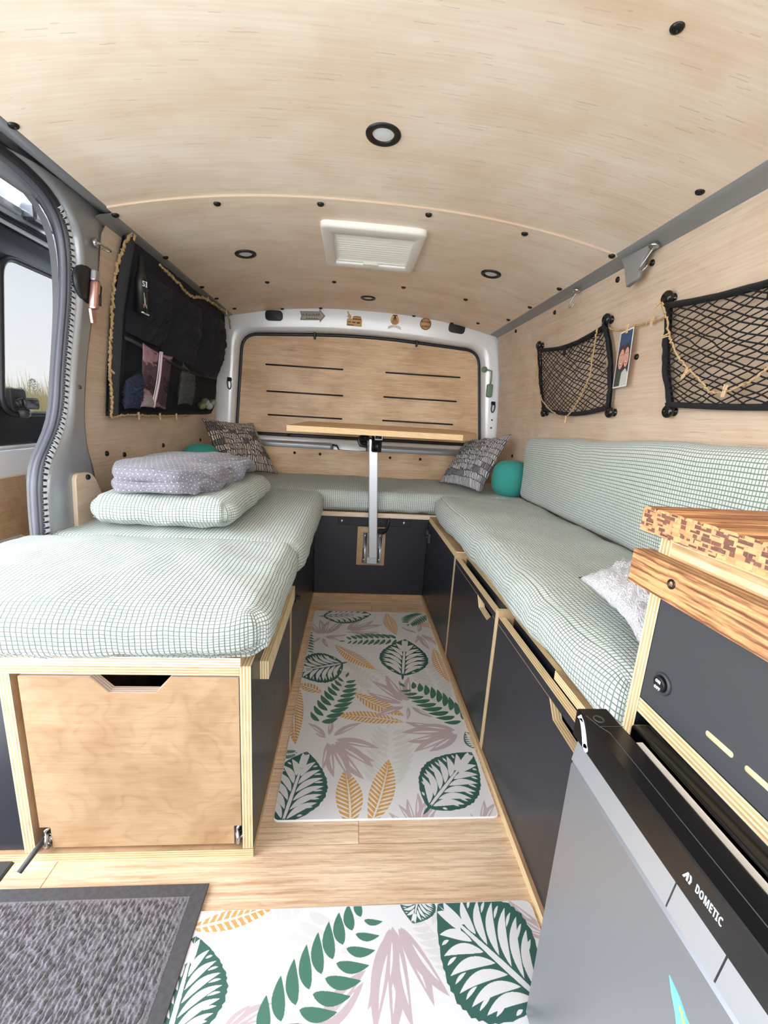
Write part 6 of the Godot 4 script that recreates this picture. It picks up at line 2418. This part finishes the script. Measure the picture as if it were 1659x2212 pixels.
func build_right_wall_things() -> void:
	cargo_net("small black cargo net beside the pinned photo on the right wall", Vector2(1.165, -1.868), Vector2(1.165, -1.372), Vector2(0.902, -1.318), Vector2(0.905, -1.795), 15, 121, 0.022)
	cargo_net("large black cargo net on the right wall above the seat cushion", Vector2(1.160, -1.108), Vector2(1.155, -0.52), Vector2(0.900, -0.47), Vector2(0.902, -1.062), 15, 125, 0.012)
	# twine over the nets and between them
	var tw := thing("twine_garland", "jute twine with pegs strung between the two cargo nets", "twine", on_wall(1, 0.9, -1.2, 0.035))
	var runs := [
		[[1.148, -1.385], [1.07, -1.403], [1.006, -1.414], [0.94, -1.465], [0.894, -1.517], [0.872, -1.562], [0.878, -1.60], [0.896, -1.661], [0.92, -1.72], [0.954, -1.775], [1.0, -1.81], [1.043, -1.834], [1.09, -1.835], [1.14, -1.845]],
		[[1.155, -1.375], [1.145, -1.352], [1.134, -1.31], [1.127, -1.271], [1.131, -1.235], [1.128, -1.17], [1.130, -1.126], [1.150, -1.085], [1.16, -1.10]],
		[[1.155, -1.095], [1.114, -1.075], [1.079, -1.063], [1.026, -1.03], [1.005, -1.005], [0.983, -0.979], [0.948, -0.933], [0.930, -0.911], [0.928, -0.87], [0.933, -0.849], [0.948, -0.811], [0.965, -0.79], [1.0, -0.74], [1.06, -0.66], [1.14, -0.54]]]
	for k in 3:
		var line := []
		for q in runs[k]: line.append(on_wall(1, q[0], q[1], 0.012 if k == 1 else 0.042))
		var st := mb(true)
		twine(st, line, 0.0026, 0.005, 11 + k)
		obj("twine", [[st, M.twine]], tw)
	var N := Vector3.LEFT
	var gname := "little wooden pegs on the twine across the nets"
	for q in [[1.062, -1.405, 1.0, 0.1, "tiny wooden peg on the twine hanging over the small cargo net", 0.048], [0.868, -1.548, 0.2, 1.0, "tiny wooden peg at the bottom of the twine under the small cargo net", 0.044], [1.036, -1.835, 1.0, 0.2, "tiny wooden peg on the far edge of the small cargo net, upper", 0.044], [0.96, -1.785, 1.0, 0.2, "tiny wooden peg on the far edge of the small cargo net, lower", 0.044],
		[1.128, -1.166, 0.1, 1.0, "tiny wooden peg on the free twine between photo and large net", 0.016], [1.072, -1.066, 1.0, 0.1, "tiny wooden peg on the twine at the upper edge of the large net", 0.048], [0.975, -0.985, 0.5, 0.7, "tiny wooden peg halfway down the twine on the large net", 0.048], [0.929, -0.868, 0.15, 1.0, "tiny wooden peg at the lowest bow of twine on the large net", 0.048], [1.150, -1.100, 1.0, 0.6, "tiny wooden peg by the upper knob of the large net", 0.052]]:
		peg(on_wall(1, q[0], q[1], q[5]), Vector3(0, q[3], q[2]), N, q[4], gname)
	peg(on_wall(1, 1.128, -1.262, 0.022), Vector3(0, 1, -0.1), N, "tiny wooden peg holding the photo print", gname)
	# the pinned photo: two people side by side
	var ph := thing("photo_print", "narrow photo print of two smiling people pinned to the twine", "photo", on_wall(1, 0.967, -1.27, 0.018))
	var c := [on_wall(1, 1.125, -1.303, 0.014), on_wall(1, 1.128, -1.230, 0.022), on_wall(1, 0.966, -1.236, 0.026), on_wall(1, 0.964, -1.316, 0.018)]
	var st := mb(false)
	var uv := [Vector2(0, 0), Vector2(1, 0), Vector2(1, 1), Vector2(0, 1)]
	quad(st, c[0], c[1], c[2], c[3], uv[0], uv[1], uv[2], uv[3])
	var pm := std(Color.WHITE, 0.3)
	pm.albedo_texture = photo_tex()
	var back := mb(false)
	var t := Vector3(0.0006, 0, 0)
	quad(back, c[3] + t, c[2] + t, c[1] + t, c[0] + t)
	for i in 4: quad(back, c[i], c[(i + 1) % 4], c[(i + 1) % 4] + t, c[i] + t)
	obj("print", [[st, pm], [back, M.white_print]], ph)
	# magnetic hooks on the rail
	hook(Vector3(0.752, 1.3085, -1.155), Vector3(-0.2, -1, 0), Vector3(0.742, 1.262, -1.182), "silver magnetic hook on the roof rail above the hanging tab")
	hook(Vector3(0.755, 1.3075, -1.545), Vector3(-0.2, -1, 0), Vector3(0.745, 1.262, -1.567), "silver magnetic hook on the roof rail above the small cargo net")


func hook(at: Vector3, axis: Vector3, tip: Vector3, label: String) -> void:
	var o := thing("magnetic_hook", label, "hook", at, "silver magnetic hooks")
	axis = axis.normalized()
	var st := mb(true)
	lathe(st, at, axis, [Vector2(0, 0), Vector2(0.0125, 0), Vector2(0.0125, 0.006), Vector2(0.011, 0.0075), Vector2(0.004, 0.008), Vector2(0.0035, 0.013), Vector2(0, 0.013)], 20)
	obj("magnet", [[st, M.steel]], o)
	st = mb(true)
	var p0 := at + axis * 0.012
	var d := (tip - p0)
	var side := d.cross(Vector3.UP if absf(d.normalized().y) < 0.9 else Vector3.BACK).normalized()
	if side.z > 0: side = -side
	tube(st, along3([p0, p0 + d * 0.5, tip, tip + d.normalized() * 0.008 + side * 0.008, tip + side * 0.016, tip - d * 0.22 + side * 0.018], 0.003), 0.0022, 8)
	obj("hook", [[st, M.steel]], o)


func photo_tex() -> ImageTexture:
	var w := 160
	var h := 340
	rug_im = Image.create(w, h, false, Image.FORMAT_RGB8)
	rug_im.fill(rgb8(240, 238, 232))
	rug_im.fill_rect(Rect2i(8, 8, w - 16, h - 16), rgb8(34, 62, 104))
	for k in 7: rug_im.fill_rect(Rect2i(14 + k * 19, 10, 8, 62 + (k % 3) * 14), rgb8(44 + 8 * (k % 3), 88 + 6 * (k % 2), 134))
	var oval := func(cx: float, cy: float, rx: float, ry: float, c: Color):
		var p := PackedVector2Array()
		for i in 24: p.append(Vector2(cx + cos(TAU * i / 24) * rx, cy + sin(TAU * i / 24) * ry))
		fill_poly(p, c)
	rug_im.fill_rect(Rect2i(8, 252, w - 16, h - 260), rgb8(150, 152, 152))
	oval.call(50, 168, 44, 84, rgb8(66, 46, 40))
	oval.call(112, 160, 42, 80, rgb8(58, 40, 36))
	fill_poly(PackedVector2Array([Vector2(8, 331), Vector2(10, 250), Vector2(50, 226), Vector2(78, 256), Vector2(74, 331)]), rgb8(58, 74, 62))
	fill_poly(PackedVector2Array([Vector2(74, 331), Vector2(80, 250), Vector2(116, 228), Vector2(152, 260), Vector2(152, 331)]), rgb8(208, 206, 204))
	oval.call(54, 168, 31, 60, rgb8(226, 164, 146))
	oval.call(114, 164, 29, 58, rgb8(222, 168, 150))
	for f in [[54.0, 168.0], [114.0, 164.0]]:
		for s in [-1, 1]:
			oval.call(f[0] + s * 12, f[1] - 14, 6, 5, rgb8(244, 240, 236))
			oval.call(f[0] + s * 12, f[1] - 14, 3, 4, rgb8(48, 34, 28))
			rug_im.fill_rect(Rect2i(int(f[0]) + s * 12 - 8, int(f[1]) - 26, 16, 3), rgb8(84, 56, 46))
		oval.call(f[0], f[1] + 6, 5, 8, rgb8(206, 140, 122))
		oval.call(f[0], f[1] + 28, 14, 8, rgb8(178, 74, 74))
		oval.call(f[0], f[1] + 26, 11, 4, rgb8(246, 244, 240))
	rug_im.fill_rect(Rect2i(8, 8, w - 16, 1), rgb8(240, 238, 232))
	return ImageTexture.create_from_image(rug_im)


func build_small_things() -> void:
	# hook high on the door pillar
	hook(Vector3(-0.700, 1.238, -1.285), Vector3(1, 0, -0.1), Vector3(-0.678, 1.234, -1.318), "silver magnetic hook high on the sliding-door pillar")
	# black magnet disc holding a rose-gold opener
	var at := Vector3(-0.716, 1.128, -1.258)
	var o := thing("magnetic_disc", "black round magnet holder on the sliding-door pillar", "holder", at)
	var st := mb(true)
	var ax := Vector3(1, 0, 0.12).normalized()
	lathe(st, at, ax, [Vector2(0, 0), Vector2(0.046, 0), Vector2(0.0465, 0.006), Vector2(0.043, 0.011), Vector2(0.036, 0.013), Vector2(0, 0.0135)], 32)
	obj("disc", [[st, M.black_plastic]], o)
	st = mb(true)
	tube(st, [at + Vector3(0.018, 0.034, -0.010), at + Vector3(0.024, 0.0, -0.016), at + Vector3(0.018, -0.034, -0.020)], [0.004, 0.008, 0.005], 8)
	obj("grip", [[st, M.black_gloss]], o)
	var p := thing("bottle_opener", "rose-gold bottle opener stuck on the black magnet disc", "opener", at + Vector3(0.02, -0.09, 0.02))
	var rose := std(rgb8(214, 164, 152), 0.25, 0.85)
	st = mb(true)
	var s2 := mb(true)
	soft_box(st, at + Vector3(0.014, -0.062, -0.004), at + Vector3(0.034, 0.012, 0.016), 0.006, 10, func(q: Vector3, n: Vector3): return q + Vector3(0, 0, -0.010 * n.y))
	obj("handle", [[st, rose]], p)
	soft_box(s2, at + Vector3(0.014, 0.012, -0.018), at + Vector3(0.028, 0.040, 0.002), 0.004, 6, func(q: Vector3, n: Vector3): return q + Vector3(0, 0, -0.004 * n.y))
	obj("neck", [[s2, M.brushed]], p)
	st = mb(false)
	prism(st, st, PackedVector2Array([Vector2(0.002, -0.062), Vector2(0.024, -0.062), Vector2(0.020, -0.096), Vector2(0.002, -0.092)]), 0.022, 0.016, func(q: Vector2, d: float): return at + Vector3(d, q.y, q.x), 0.001)
	obj("lip", [[st, rose]], p)
	st = mb(true)
	tube(st, [at + Vector3(0.0345, -0.050, 0.004), at + Vector3(0.0345, -0.022, -0.001)], 0.003, 6)
	obj("slot_pin", [[st, M.black_print]], p)
	# pale green carabiner strap hanging from the tailgate gasket
	var g := thing("green_strap_clip", "pale green plastic clip hanging by the right edge of the tailgate", "clip", Vector3(0.74, 1.02, -2.43))
	var gm := std(rgb8(118, 140, 122), 0.5)
	st = mb(true)
	lathe(st, Vector3(0.722, 1.135, -2.448), Vector3(0, 0, 1), [Vector2(0, 0.012), Vector2(0.014, 0.012), Vector2(0.017, 0.004), Vector2(0.015, 0)], 16)
	obj("plug", [[st, gm]], g)
	st = mb(true)
	tube(st, [Vector3(0.735, 1.135, -2.44), Vector3(0.762, 1.128, -2.432), Vector3(0.764, 1.09, -2.430), Vector3(0.762, 1.055, -2.430)], 0.004, 8)
	obj("strap", [[st, gm]], g)
	st = mb(true)
	soft_box(st, Vector3(0.744, 0.985, -2.447), Vector3(0.780, 1.058, -2.425), 0.010, 6, func(q, _n): return q)
	obj("clip_body", [[st, gm]], g)
